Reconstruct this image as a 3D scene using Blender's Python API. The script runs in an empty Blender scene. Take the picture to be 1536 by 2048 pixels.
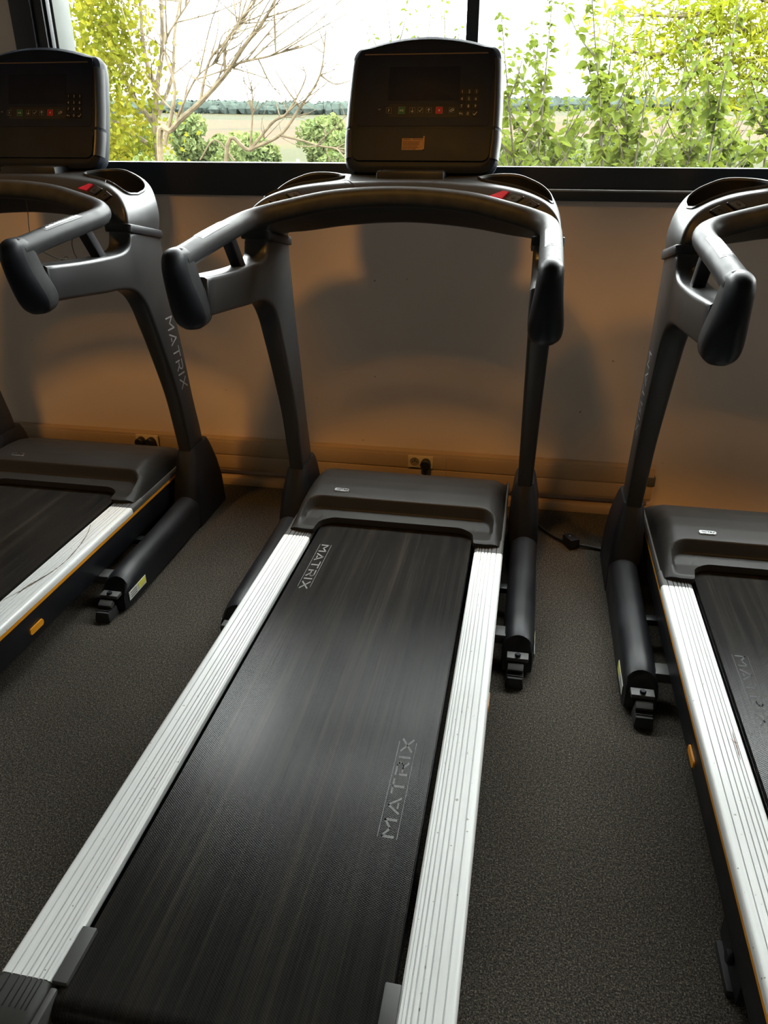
import bpy, bmesh, math, random
import numpy as np
from mathutils import Vector, Matrix
random.seed(7)
rng = np.random.default_rng(7)
S = bpy.context.scene
COL = S.collection

# ------------------------------------------------------------------ camera
CAM = (0.0, 0.0, 1.39)
PITCH, YAW, FPX = math.radians(26.4), math.radians(10.6), 1535.0
fw = Vector((-math.sin(YAW) * math.cos(PITCH), math.cos(YAW) * math.cos(PITCH), -math.sin(PITCH)))
rt = Vector((math.cos(YAW), math.sin(YAW), 0))
up = rt.cross(fw)
cd = bpy.data.cameras.new('camera')
cam = bpy.data.objects.new('camera', cd)
COL.objects.link(cam)
cam.matrix_world = Matrix(((rt.x, up.x, -fw.x, CAM[0]), (rt.y, up.y, -fw.y, CAM[1]), (rt.z, up.z, -fw.z, CAM[2]), (0, 0, 0, 1)))
cd.sensor_fit = 'HORIZONTAL'
cd.sensor_width = 36.0
cd.lens = 36.0 * FPX / 1536.0
cd.clip_end = 5000
cd.clip_start = 0.02
S.camera = cam

# ------------------------------------------------------------------ world, sun, exposure
W = bpy.data.worlds.new('sky')
S.world = W
W.use_nodes = True
nt = W.node_tree
nt.nodes.clear()
wo = nt.nodes.new('ShaderNodeOutputWorld')
bg = nt.nodes.new('ShaderNodeBackground')
tc = nt.nodes.new('ShaderNodeTexCoord')
mp = nt.nodes.new('ShaderNodeMapping')
mp.inputs['Scale'].default_value = (1.6, 1.6, 4.2)
mp.inputs['Location'].default_value = (0.35, 0.2, 0.1)
nz = nt.nodes.new('ShaderNodeTexNoise')
nz.inputs['Scale'].default_value = 1.7
nz.inputs['Detail'].default_value = 6
nz.inputs['Roughness'].default_value = 0.55
cr = nt.nodes.new('ShaderNodeValToRGB')
cr.color_ramp.elements[0].position = 0.31
cr.color_ramp.elements[0].color = (0.031, 0.033, 0.034, 1)
cr.color_ramp.elements[1].position = 0.45
cr.color_ramp.elements[1].color = (0.97, 1.0, 1.0, 1)
nt.links.new(tc.outputs['Generated'], mp.inputs['Vector'])
nt.links.new(mp.outputs['Vector'], nz.inputs['Vector'])
nt.links.new(nz.outputs['Fac'], cr.inputs['Fac'])
nt.links.new(cr.outputs['Color'], bg.inputs['Color'])
nt.links.new(bg.outputs['Background'], wo.inputs['Surface'])
bg.inputs['Strength'].default_value = 21.0

sd = bpy.data.lights.new('sun', 'SUN')
sd.energy = 9.0
sd.angle = math.radians(1.0)
sd.color = (1.0, 0.94, 0.80)
sun = bpy.data.objects.new('sun', sd)
COL.objects.link(sun)
sun.rotation_euler = Vector((-0.62, 0.30, -0.95)).to_track_quat('-Z', 'Y').to_euler()

LAMP_W = 66.0           # each warm ceiling lamp
S.view_settings.view_transform = 'Standard'
S.view_settings.look = 'None'
S.view_settings.gamma = 1.0
S.view_settings.use_curve_mapping = False
S.view_settings.exposure = 0.38
S.cycles.max_bounces = 5
S.cycles.diffuse_bounces = 3
S.cycles.glossy_bounces = 3
S.cycles.transparent_max_bounces = 12
S.cycles.use_adaptive_sampling = True
S.cycles.adaptive_threshold = 0.08
S.cycles.use_denoising = True
S.cycles.sample_clamp_indirect = 6.0
S.cycles.caustics_reflective = False

YW = 2.948              # inner face of the window wall

# ------------------------------------------------------------------ materials
MATS = {}
def nodes_mat(name):
    m = bpy.data.materials.new(name)
    m.use_nodes = True
    t = m.node_tree
    b = t.nodes['Principled BSDF']
    MATS[name] = m
    return m, t, b
def coords(t, kind='Object', scale=(1, 1, 1)):
    c = t.nodes.new('ShaderNodeTexCoord')
    p = t.nodes.new('ShaderNodeMapping')
    p.inputs['Scale'].default_value = scale
    t.links.new(c.outputs[kind], p.inputs['Vector'])
    return p.outputs['Vector']
def noise(t, vec, scale, detail=3, rough=0.5):
    n = t.nodes.new('ShaderNodeTexNoise')
    n.inputs['Scale'].default_value = scale
    n.inputs['Detail'].default_value = detail
    n.inputs['Roughness'].default_value = rough
    t.links.new(vec, n.inputs['Vector'])
    return n.outputs['Fac']
def ramp(t, fac, stops):
    r = t.nodes.new('ShaderNodeValToRGB')
    e = r.color_ramp.elements
    while len(e) < len(stops):
        e.new(0.5)
    for k, (p, c) in enumerate(stops):
        e[k].position = p
        e[k].color = (c[0], c[1], c[2], 1) if hasattr(c, '__len__') else (c, c, c, 1)
    t.links.new(fac, r.inputs['Fac'])
    return r.outputs['Color']
def mixc(t, fac, a, b, mode='MIX'):
    n = t.nodes.new('ShaderNodeMix')
    n.data_type = 'RGBA'
    n.blend_type = mode
    for sock, v in ((n.inputs[0], fac), (n.inputs[6], a), (n.inputs[7], b)):
        if isinstance(v, (int, float)):
            sock.default_value = v
        elif isinstance(v, tuple):
            sock.default_value = (v[0], v[1], v[2], 1)
        else:
            t.links.new(v, sock)
    return n.outputs[2]
def bump(t, b, fac, strength, dist=0.001):
    n = t.nodes.new('ShaderNodeBump')
    n.inputs['Strength'].default_value = strength
    n.inputs['Distance'].default_value = dist
    t.links.new(fac, n.inputs['Height'])
    t.links.new(n.outputs['Normal'], b.inputs['Normal'])
def simple(name, col, rough=0.5, metal=0.0, var=0.12, nscale=25, bstr=0.0, bscale=900, coat=0.0, spec=0.5):
    m, t, b = nodes_mat(name)
    v = coords(t)
    f = noise(t, v, nscale, 4)
    lo = tuple(c * (1 - var) for c in col)
    hi = tuple(min(1, c * (1 + var)) for c in col)
    t.links.new(ramp(t, f, [(0.35, lo), (0.65, hi)]), b.inputs['Base Color'])
    t.links.new(ramp(t, f, [(0.3, max(0.02, rough - 0.05)), (0.7, min(1, rough + 0.05))]), b.inputs['Roughness'])
    b.inputs['Metallic'].default_value = metal
    b.inputs['Coat Weight'].default_value = coat
    b.inputs['Specular IOR Level'].default_value = spec
    if bstr:
        bump(t, b, noise(t, v, bscale, 2), bstr, 0.0004)
    return m

simple('charcoal', (0.024, 0.0245, 0.025), 0.38, 0.0, 0.08, 6, 0.12, spec=0.34)
simple('black_plastic', (0.012, 0.0125, 0.015), 0.42, 0, 0.2, 12, 0.1, spec=0.3)
simple('console_shell', (0.010, 0.0130, 0.021), 0.55, 0, 0.2, 12, 0.1, spec=0.12)
simple('black_gloss', (0.006, 0.007, 0.010), 0.42, 0, 0.2, 12, spec=0.16)
simple('tray_black', (0.006, 0.006, 0.007), 0.5, 0, 0.2, 12, spec=0.12)
simple('black_frame', (0.010, 0.011, 0.013), 0.48, 0, 0.2, 9)
simple('grip_rubber', (0.030, 0.031, 0.032), 0.44, 0.0, 0.15, 30, 0.25, 1500, spec=0.07)
simple('grey_plastic', (0.075, 0.074, 0.072), 0.5, 0.0, 0.1, 10, 0.12)
simple('hood_grey', (0.026, 0.025, 0.0235), 0.46, 0.0, 0.06, 5, 0.15, 1400, spec=0.19)
simple('steel', (0.55, 0.56, 0.57), 0.28, 1.0, 0.06, 40)
simple('foot_rubber', (0.02, 0.02, 0.02), 0.7)
simple('orange_paint', (0.85, 0.33, 0.012), 0.42, 0, 0.05, 9)
simple('gold_trim', (0.20, 0.12, 0.055), 0.5, 0.0, 0.05, spec=0.2)
simple('screen_glass', (0.009, 0.011, 0.022), 0.55, 0, 0.1, spec=0.08)
simple('face_film', (0.010, 0.0135, 0.026), 0.55, 0, 0.1, spec=0.10)
simple('strip_grey', (0.020, 0.020, 0.021), 0.55, spec=0.12)
simple('key_black', (0.007, 0.007, 0.009), 0.5, spec=0.1)
simple('key_green', (0.008, 0.075, 0.035), 0.5, spec=0.1)
simple('key_red', (0.26, 0.008, 0.018), 0.5, spec=0.1)
simple('stop_red', (0.5, 0.02, 0.06), 0.38)
simple('print_white', (0.36, 0.36, 0.36), 0.6, spec=0.1)
simple('print_grey', (0.13, 0.13, 0.13), 0.6, spec=0.1)
simple('print_silver', (0.36, 0.37, 0.38), 0.35, 0.5)
simple('belt_print', (0.24, 0.24, 0.24), 0.5, 0, 0.2, 300, spec=0.25)
simple('belt_print_worn', (0.034, 0.0345, 0.036), 0.5, 0, 0.3, 300, spec=0.25)
simple('sticker_tan', (0.22, 0.13, 0.07), 0.6, 0, 0.1, 200, spec=0.1)
simple('sticker_dark', (0.05, 0.025, 0.015), 0.6, spec=0.1)
simple('label_yellow', (0.75, 0.72, 0.12), 0.5)
simple('label_white', (0.72, 0.72, 0.66), 0.5)
simple('trunking_pvc', (0.42, 0.30, 0.19), 0.42, 0, 0.06, 2.5)
simple('socket_cream', (0.62, 0.50, 0.33), 0.4, 0, 0.05)
simple('ceiling_paint', (0.80, 0.79, 0.77), 0.9)
simple('side_paint', (0.66, 0.60, 0.53), 0.85)
simple('lit_edge_grey', (0.22, 0.22, 0.22), 0.6)
simple('reveal_metal', (0.040, 0.046, 0.040), 0.5, 0.0, 0.08, 6, spec=0.2)
simple('cord_black', (0.008, 0.008, 0.009), 0.45)
simple('lamp_white', (0.8, 0.8, 0.78), 0.5)
simple('grime_and_well', (0.20, 0.16, 0.11), 0.8)
simple('rust', (0.22, 0.09, 0.03), 0.8)
simple('bark', (0.05, 0.038, 0.026), 0.85, 0, 0.35, 30)
simple('bark_pale', (0.072, 0.058, 0.036), 0.8, 0, 0.35, 22, spec=0.1)
simple('stem_green', (0.040, 0.036, 0.016), 0.7, 0, 0.3, 30)
simple('roof_tile', (0.135, 0.099, 0.09), 0.8, 0, 0.2, 3)
simple('house_wall', (0.22, 0.2, 0.176), 0.85)

def mk_wall():
    m, t, b = nodes_mat('wall_paint')
    v = coords(t)
    f = noise(t, v, 1.3, 4)
    c = ramp(t, f, [(0.3, (0.60, 0.49, 0.405)), (0.7, (0.66, 0.54, 0.45))])
    s = ramp(t, noise(t, v, 38, 2), [(0.745, (1, 1, 1)), (0.76, (0.45, 0.4, 0.36))])
    t.links.new(mixc(t, 1.0, c, s, 'MULTIPLY'), b.inputs['Base Color'])
    b.inputs['Roughness'].default_value = 0.72
    bump(t, b, noise(t, v, 260, 3), 0.15, 0.001)
mk_wall()

def mk_carpet():
    m, t, b = nodes_mat('carpet')
    v = coords(t)
    f1 = noise(t, v, 300, 3, 0.75)
    f2 = noise(t, v, 130, 3, 0.7)
    f3 = noise(t, v, 2.2, 3)
    c = ramp(t, f1, [(0.34, (0.018, 0.017, 0.015)), (0.52, (0.088, 0.080, 0.070)), (0.70, (0.34, 0.31, 0.27))])
    c2 = ramp(t, f2, [(0.3, (0.5, 0.5, 0.5)), (0.7, (1.25, 1.22, 1.18))])
    c3 = ramp(t, f3, [(0.3, (0.82, 0.80, 0.78)), (0.7, (1.1, 1.08, 1.04))])
    c = mixc(t, 1.0, c, c2, 'MULTIPLY')
    t.links.new(mixc(t, 1.0, c, c3, 'MULTIPLY'), b.inputs['Base Color'])
    b.inputs['Roughness'].default_value = 0.95
    b.inputs['Specular IOR Level'].default_value = 0.1
    bump(t, b, f1, 0.8, 0.004)
mk_carpet()

def mk_alu():
    m, t, b = nodes_mat('rail_aluminium')
    v = coords(t, 'Object', (1, 0.04, 1))
    f = noise(t, v, 160, 3)
    v2 = coords(t)
    c = ramp(t, f, [(0.3, (0.86, 0.87, 0.86)), (0.7, (0.94, 0.95, 0.94))])
    sp = ramp(t, noise(t, v2, 75, 2, 0.6), [(0.70, (1, 1, 1)), (0.735, (0.42, 0.40, 0.36))])
    t.links.new(mixc(t, 1.0, c, sp, 'MULTIPLY'), b.inputs['Base Color'])
    b.inputs['Metallic'].default_value = 0.05
    t.links.new(ramp(t, f, [(0.3, 0.36), (0.7, 0.46)]), b.inputs['Roughness'])
mk_alu()

def mk_belt():
    m, t, b = nodes_mat('running_belt')
    v = coords(t)
    streak = noise(t, coords(t, 'Object', (34, 0.9, 1)), 1.0, 5, 0.6)
    fine = noise(t, coords(t, 'Object', (220, 3.0, 1)), 1.0, 3, 0.6)
    c = ramp(t, streak, [(0.30, (0.013, 0.013, 0.014)), (0.55, (0.022, 0.021, 0.020)), (0.80, (0.048, 0.042, 0.036))])
    c2 = ramp(t, fine, [(0.3, (0.75, 0.75, 0.75)), (0.75, (1.35, 1.32, 1.25))])
    t.links.new(mixc(t, 1.0, c, c2, 'MULTIPLY'), b.inputs['Base Color'])
    b.inputs['Roughness'].default_value = 0.22
    b.inputs['Specular IOR Level'].default_value = 0.24
    # fine diamond weave
    ws = []
    for ang in (0.9, -0.9):
        p = t.nodes.new('ShaderNodeMapping')
        p.inputs['Rotation'].default_value = (0, 0, ang)
        cc = t.nodes.new('ShaderNodeTexCoord')
        t.links.new(cc.outputs['Object'], p.inputs['Vector'])
        w = t.nodes.new('ShaderNodeTexWave')
        w.inputs['Scale'].default_value = 85
        w.inputs['Distortion'].default_value = 0
        t.links.new(p.outputs['Vector'], w.inputs['Vector'])
        ws.append(w.outputs['Fac'])
    mm = t.nodes.new('ShaderNodeMath')
    mm.operation = 'MULTIPLY'
    t.links.new(ws[0], mm.inputs[0])
    t.links.new(ws[1], mm.inputs[1])
    bump(t, b, mm.outputs[0], 0.35, 0.0006)
mk_belt()

def mk_glass():
    m, t, b = nodes_mat('window_glass')
    out = t.nodes['Material Output']
    t.nodes.remove(b)
    tr = t.nodes.new('ShaderNodeBsdfTransparent')
    tr.inputs['Color'].default_value = (0.97, 0.985, 0.975, 1)
    gl = t.nodes.new('ShaderNodeBsdfGlossy')
    gl.inputs['Roughness'].default_value = 0.01
    lw = t.nodes.new('ShaderNodeLayerWeight')          # Schlick reflectance, the same on both faces of the pane
    lw.inputs['Blend'].default_value = 0.5
    pw = t.nodes.new('ShaderNodeMath')
    pw.operation = 'POWER'
    pw.inputs[1].default_value = 5.0
    t.links.new(lw.outputs['Facing'], pw.inputs[0])
    fr = t.nodes.new('ShaderNodeMath')
    fr.operation = 'MULTIPLY_ADD'
    fr.inputs[1].default_value = 0.96
    fr.inputs[2].default_value = 0.04
    t.links.new(pw.outputs[0], fr.inputs[0])
    mx = t.nodes.new('ShaderNodeMixShader')
    t.links.new(fr.outputs[0], mx.inputs[0])
    t.links.new(tr.outputs[0], mx.inputs[1])
    t.links.new(gl.outputs[0], mx.inputs[2])
    t.links.new(mx.outputs[0], out.inputs['Surface'])
mk_glass()

def mk_leaf(name, c1, c2, trans=0.45, scale=6.0):
    m, t, b = nodes_mat(name)
    out = t.nodes['Material Output']
    t.nodes.remove(b)
    g = t.nodes.new('ShaderNodeNewGeometry')
    f = noise(t, g.outputs['Position'], scale, 3, 0.7)
    c = ramp(t, f, [(0.36, c1), (0.64, c2)])
    d = t.nodes.new('ShaderNodeBsdfDiffuse')
    tr = t.nodes.new('ShaderNodeBsdfTranslucent')
    mx = t.nodes.new('ShaderNodeMixShader')
    mx.inputs[0].default_value = trans
    t.links.new(c, d.inputs['Color'])
    t.links.new(mixc(t, 1.0, c, (1.15, 1.15, 0.55), 'MULTIPLY'), tr.inputs['Color'])
    t.links.new(d.outputs[0], mx.inputs[1])
    t.links.new(tr.outputs[0], mx.inputs[2])
    t.links.new(mx.outputs[0], out.inputs['Surface'])
mk_leaf('leaf_sapling', (0.0498, 0.0701, 0.0161), (0.0901, 0.114, 0.0258), 0.42, 5)
mk_leaf('leaf_birch', (0.0615, 0.0721, 0.00927), (0.111, 0.101, 0.0125), 0.42, 4)
mk_leaf('leaf_willow', (0.0759, 0.091, 0.00694), (0.123, 0.127, 0.0111), 0.42, 2.5)
mk_leaf('leaf_valley', (0.0534, 0.0727, 0.0301), (0.0827, 0.0987, 0.0402), 0.25, 0.25)
mk_leaf('leaf_wood_hazed', (0.0288, 0.0386, 0.0341), (0.0386, 0.0487, 0.0423), 0.2, 0.03)  # aerial haze is painted into this bluish leaf colour

def mk_land():
    m, t, b = nodes_mat('farmland')
    g = t.nodes.new('ShaderNodeNewGeometry')
    sp = t.nodes.new('ShaderNodeSeparateXYZ')
    wob = noise(t, g.outputs['Position'], 0.006, 2)
    t.links.new(g.outputs['Position'], sp.inputs[0])
    ma = t.nodes.new('ShaderNodeMath')
    ma.operation = 'MULTIPLY_ADD'
    t.links.new(wob, ma.inputs[0])
    ma.inputs[1].default_value = 150
    t.links.new(sp.outputs['Y'], ma.inputs[2])
    mr = t.nodes.new('ShaderNodeMapRange')
    mr.inputs['From Min'].default_value = 0
    mr.inputs['From Max'].default_value = 1100
    t.links.new(ma.outputs[0], mr.inputs['Value'])
    r = t.nodes.new('ShaderNodeValToRGB')
    r.color_ramp.interpolation = 'CONSTANT'
    stops = [(0.0, (0.00815, 0.00904, 0.00175)), (0.30, (0.0128, 0.014, 0.00219)), (0.40, (0.0189, 0.0164, 0.00306)), (0.45, (0.0248, 0.014, 0.00438)),
             (0.60, (0.0121, 0.0118, 0.00306)), (0.63, (0.0258, 0.015, 0.00483)), (0.74, (0.0108, 0.0132, 0.00371)), (0.80, (0.0142, 0.014, 0.00438))]
    e = r.color_ramp.elements
    while len(e) < len(stops):
        e.new(0.5)
    for k, (p, c) in enumerate(stops):
        e[k].position = p
        e[k].color = (*c, 1)
    t.links.new(mr.outputs[0], r.inputs['Fac'])
    fine = ramp(t, noise(t, g.outputs['Position'], 0.35, 4), [(0.3, (0.85, 0.85, 0.85)), (0.7, (1.1, 1.1, 1.1))])
    t.links.new(mixc(t, 1.0, r.outputs['Color'], fine, 'MULTIPLY'), b.inputs['Base Color'])
    b.inputs['Roughness'].default_value = 0.95
    b.inputs['Specular IOR Level'].default_value = 0.05
mk_land()

def mk_emit(name, col, s):
    m, t, b = nodes_mat(name)
    b.inputs['Base Color'].default_value = (0.8, 0.8, 0.8, 1)
    b.inputs['Emission Color'].default_value = (*col, 1)
    b.inputs['Emission Strength'].default_value = s
mk_emit('lamp_glow', (1.0, 0.60, 0.26), 2.5)

# ------------------------------------------------------------------ mesh helpers
def link(o, parent=None):
    COL.objects.link(o)
    if parent is not None:
        o.parent = parent
    return o
def mesh_obj(name, verts, faces, mat, parent=None, sharp=38, mats=None, fmat=None):
    me = bpy.data.meshes.new(name)
    me.from_pydata([tuple(v) for v in verts], [], [tuple(f) for f in faces])
    for mn in (mats or [mat]):
        me.materials.append(MATS[mn])
    if fmat is not None:
        for p, k in zip(me.polygons, fmat):
            p.material_index = k
    finish(me, sharp)
    return link(bpy.data.objects.new(name, me), parent)
def finish(me, sharp=38, recalc=True):
    bm = bmesh.new()
    bm.from_mesh(me)
    if recalc:
        bmesh.ops.recalc_face_normals(bm, faces=bm.faces)
    if sharp is not None:
        th = math.radians(sharp)
        for f in bm.faces:
            f.smooth = True
        for e in bm.edges:
            if len(e.link_faces) == 2:
                e.smooth = e.calc_face_angle(0) < th
    bm.to_mesh(me)
    bm.free()
def empty(name, loc=(0, 0, 0), parent=None):
    o = bpy.data.objects.new(name, None)
    o.empty_display_size = 0.1
    o.location = loc
    return link(o, parent)
def tag(o, label=None, cat=None, group=None, kind=None):
    if label: o['label'] = label
    if cat: o['category'] = cat
    if group: o['group'] = group
    if kind: o['kind'] = kind
    return o
def loft(name, rings, mat, parent=None, cap=True, closed=True, sharp=38):
    n = len(rings[0])
    v = [p for r in rings for p in r]
    f = []
    for i in range(len(rings) - 1):
        for j in range(n if closed else n - 1):
            k = (j + 1) % n
            f.append((i * n + j, i * n + k, (i + 1) * n + k, (i + 1) * n + j))
    if cap and closed:
        f.append(tuple(range(n)))
        f.append(tuple((len(rings) - 1) * n + j for j in range(n)))
    return mesh_obj(name, v, f, mat, parent, sharp)
def extr(name, prof, p0, p1, mat, parent=None, axis='y', sharp=38):
    """closed 2-D profile extruded along an axis"""
    def m(a, b, s):
        return {'y': (a, s, b), 'x': (s, a, b), 'z': (a, b, s)}[axis]
    return loft(name, [[m(a, b, p0) for a, b in prof], [m(a, b, p1) for a, b in prof]], mat, parent, True, True, sharp)
def box(name, c, s, mat, parent=None, bev=0.0, seg=2, rot=None, taper=None):
    bm = bmesh.new()
    bmesh.ops.create_cube(bm, size=1)
    for v in bm.verts:
        v.co = Vector((v.co.x * s[0], v.co.y * s[1], v.co.z * s[2]))
        if taper:
            k = taper if v.co.z > 0 else 1
            v.co.x *= k
            v.co.y *= k
    if bev:
        bmesh.ops.bevel(bm, geom=list(bm.edges), offset=bev, segments=seg, affect='EDGES', profile=0.6)
    M = Matrix.Translation(c)
    if rot:
        from mathutils import Euler
        M = M @ Euler(rot).to_matrix().to_4x4()
    bmesh.ops.transform(bm, matrix=M, verts=bm.verts)
    me = bpy.data.meshes.new(name)
    bm.to_mesh(me)
    bm.free()
    me.materials.append(MATS[mat])
    finish(me, 38)
    return link(bpy.data.objects.new(name, me), parent)
def catmull(pts, n):
    P = np.array(pts, float)
    P = np.vstack([2 * P[0] - P[1], P, 2 * P[-1] - P[-2]])
    out = []
    for i in range(1, len(P) - 2):
        for k in range(n):
            t = k / n
            out.append(0.5 * (2 * P[i] + (P[i + 1] - P[i - 1]) * t + (2 * P[i - 1] - 5 * P[i] + 4 * P[i + 1] - P[i + 2]) * t * t + (3 * P[i] - P[i - 1] - 3 * P[i + 1] + P[i + 2]) * t ** 3))
    out.append(P[-2])
    return np.array(out)
def tube_rings(path, r, n=12):
    P = [Vector(p) for p in path]
    rs = r if hasattr(r, '__len__') else [r] * len(P)
    rings = []
    nrm = None
    for i, p in enumerate(P):
        tg = (P[min(i + 1, len(P) - 1)] - P[max(i - 1, 0)]).normalized()
        if nrm is None:
            nrm = tg.orthogonal().normalized()
        else:
            nrm = (nrm - tg * nrm.dot(tg)).normalized()
        bn = tg.cross(nrm)
        rings.append([p + (nrm * math.cos(a) + bn * math.sin(a)) * rs[i] for a in [2 * math.pi * k / n for k in range(n)]])
    return rings
def tube(name, path, r, mat, parent=None, n=12, sharp=45):
    return loft(name, tube_rings(path, r, n), mat, parent, True, True, sharp)
def cyl(name, a, b, r, mat, parent=None, n=20, bev=0.0):
    a, b = Vector(a), Vector(b)
    d = (b - a).normalized()
    if bev:
        path = [a, a + d * bev, b - d * bev, b]
        return tube(name, path, [r - bev, r, r, r - bev], mat, parent, n, 30)
    return tube(name, [a, b], r, mat, parent, n, 30)
def rrect(hw, hh, r, n=5, cx=0, cy=0):
    out = []
    for sx, sy, a0 in ((1, 1, 0), (-1, 1, 90), (-1, -1, 180), (1, -1, 270)):
        for k in range(n + 1):
            a = math.radians(a0 + 90 * k / n)
            out.append((cx + sx * (hw - r) + r * math.cos(a), cy + sy * (hh - r) + r * math.sin(a)))
    return out
def strokes(name, lines, w, mp3, mat, parent=None):
    """flat printed strokes: polylines in 2-D, mapped into 3-D"""
    v, f = [], []
    for L in lines:
        for (x0, y0), (x1, y1) in zip(L[:-1], L[1:]):
            dx, dy = x1 - x0, y1 - y0
            l = math.hypot(dx, dy) or 1
            ux, uy = dx / l * w * 0.38, dy / l * w * 0.38
            nx, ny = -dy / l * w / 2, dx / l * w / 2
            b = len(v)
            v += [mp3(x0 - ux + nx, y0 - uy + ny), mp3(x0 - ux - nx, y0 - uy - ny), mp3(x1 + ux - nx, y1 + uy - ny), mp3(x1 + ux + nx, y1 + uy + ny)]
            f.append((b, b + 1, b + 2, b + 3))
    return mesh_obj(name, v, f, mat, parent, None)
def copy_tree(o, parent=None):
    c = o.copy()
    COL.objects.link(c)
    c.parent = parent
    for ch in list(o.children):
        copy_tree(ch, c)
    return c

GL = {  # letter strokes in a unit-height box, and advance
    'M': ([[(0, 0), (0, 1), (0.48, 0.42), (0.96, 1), (0.96, 0)]], 1.36),
    'A': ([[(0, 0), (0.46, 1), (0.92, 0)], [(0.34, 0.16), (0.58, 0.16)]], 1.22),
    'T': ([[(0, 1), (0.86, 1)], [(0.43, 1), (0.43, 0)]], 1.22),
    'R': ([[(0, 0), (0, 0.62)], [(0, 1), (0.62, 1), (0.76, 0.86), (0.76, 0.6), (0.62, 0.45), (0.18, 0.45)], [(0.42, 0.45), (0.78, 0)]], 1.18),
    'I': ([[(0, 0), (0, 1)]], 0.44),
    'X': ([[(0, 0), (0.84, 1)], [(0, 1), (0.84, 0)]], 0.9),
}
def word(txt):
    x, out = 0.0, []
    for ch in txt:
        L, adv = GL[ch]
        out.append([[(px + x, py) for px, py in l] for l in L])
        x += adv
    return out, x

# ------------------------------------------------------------------ the room
def struct(o):
    o['kind'] = 'structure'
    return o
def slab(name, lo, hi, mat):
    c = [(a + b) / 2 for a, b in zip(lo, hi)]
    return struct(box(name, c, [b - a for a, b in zip(lo, hi)], mat))
RX0, RX1, RY0, ZC = -3.6, 3.7, -4.2, 2.64
slab('floor', (RX0, RY0, -0.12), (RX1, YW + 0.15, 0.0), 'carpet')
slab('ceiling', (RX0 - .15, RY0 - .15, ZC), (RX1 + .15, YW + 0.15, ZC + .15), 'ceiling_paint')
slab('wall_left', (RX0 - .15, RY0 - .15, -.12), (RX0, YW + .15, ZC), 'side_paint')
slab('wall_right', (RX1, RY0 - .15, -.12), (RX1 + .15, YW + .15, ZC), 'side_paint')
slab('wall_front', (RX0, RY0 - .15, -.12), (RX1, RY0, ZC), 'side_paint')
# window wall: one ring-shaped mesh with an opening
WX0, WX1, WZ0, WZ1 = -1.905, 2.95, 1.175, 2.34
def ring_wall(name, x0, x1, z0, z1, ox0, ox1, oz0, oz1, y0, y1, mat):
    xs, zs = [x0, ox0, ox1, x1], [z0, oz0, oz1, z1]
    v, f = [], []
    for y in (y0, y1):
        for z in zs:
            for x in xs:
                v.append((x, y, z))
    I = lambda s, j, i: s * 16 + j * 4 + i
    for s in (0, 1):
        for j in range(3):
            for i in range(3):
                if (i, j) != (1, 1):
                    f.append((I(s, j, i), I(s, j, i + 1), I(s, j + 1, i + 1), I(s, j + 1, i)))
    loops = [[(0, 0), (0, 1), (0, 2), (0, 3), (1, 3), (2, 3), (3, 3), (3, 2), (3, 1), (3, 0), (2, 0), (1, 0)], [(1, 1), (1, 2), (2, 2), (2, 1)]]
    for lp in loops:
        for k in range(len(lp)):
            a, b = lp[k], lp[(k + 1) % len(lp)]
            f.append((I(0, *a), I(0, *b), I(1, *b), I(1, *a)))
    return struct(mesh_obj(name, v, f, mat))
ring_wall('wall_back', RX0, RX1, 0.0, ZC, WX0, WX1, WZ0, WZ1, YW, YW + 0.14, 'wall_paint')
# window
win = tag(empty('window_1', (0, YW, WZ0)), kind='structure')
def wbox(name, lo, hi, mat, bev=0.004, parent=win):
    c = [(a + b) / 2 for a, b in zip(lo, hi)]
    c = (c[0], c[1] - YW, c[2] - WZ0)
    return box(name, c, [b - a for a, b in zip(lo, hi)], mat, parent, bev)
FY0, FY1 = YW - 0.012, YW + 0.055
wbox('jamb', (WX0, FY0, WZ0), (-1.822, FY1, WZ1), 'black_frame')
wbox('sash_stile', (-1.822, FY0 + .012, WZ0 + .1), (-1.783, FY1 - .01, WZ1 - .05), 'black_frame')
wbox('glazing_bead', (-1.783, FY0 + .022, WZ0 + .1), (-1.772, FY1 - .02, WZ1 - .05), 'black_gloss', 0.002)
wbox('bottom_rail', (-1.822, FY0, WZ0), (-0.257, FY1, 1.287), 'black_frame')
wbox('bottom_rail', (-0.257, FY0 + .02, WZ0), (WX1, FY1, 1.279), 'black_frame')
wbox('sill_ledge', (-0.235, FY0 - .016, WZ0 - .002), (WX1, FY0 + .022, 1.207), 'black_frame')
wbox('sill_lit_edge', (-0.235, FY0 - .018, 1.2035), (WX1, FY0 + .02, 1.2095), 'lit_edge_grey', 0.002)  # lighter strip paints in the daylight caught along the ledge top
wbox('mullion', (-0.278, FY0, 1.27), (-0.237, FY1, WZ1), 'black_frame')
wbox('mullion', (1.33, FY0, 1.27), (1.371, FY1, WZ1), 'black_frame')
wbox('top_rail', (-1.822, FY0, 2.30), (WX1, FY1, WZ1), 'black_frame')
wbox('jamb', (WX1 - .05, FY0, 1.27), (WX1, FY1, 2.30), 'black_frame')
for a, b in ((-1.783, -0.27), (-0.245, 1.34), (1.36, WX1 - .04)):
    wbox('pane', (a, YW + .022, 1.272), (b, YW + .028, 2.31), 'window_glass', 0)
wbox('outer_reveal', (-1.80, FY1, WZ0), (-1.773, YW + .17, WZ1), 'reveal_metal', 0.003)
wbox('outer_sill', (-1.80, FY1 - .01, 1.262), (WX1, YW + .20, 1.272), 'reveal_metal', 0.003)
# skirting batten under the trunking
struct(box('baseboard_back', ((RX0 + RX1) / 2, YW - .028, .017), (RX1 - RX0 - .01, .055, .034), 'trunking_pvc', None, 0.004))

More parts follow.
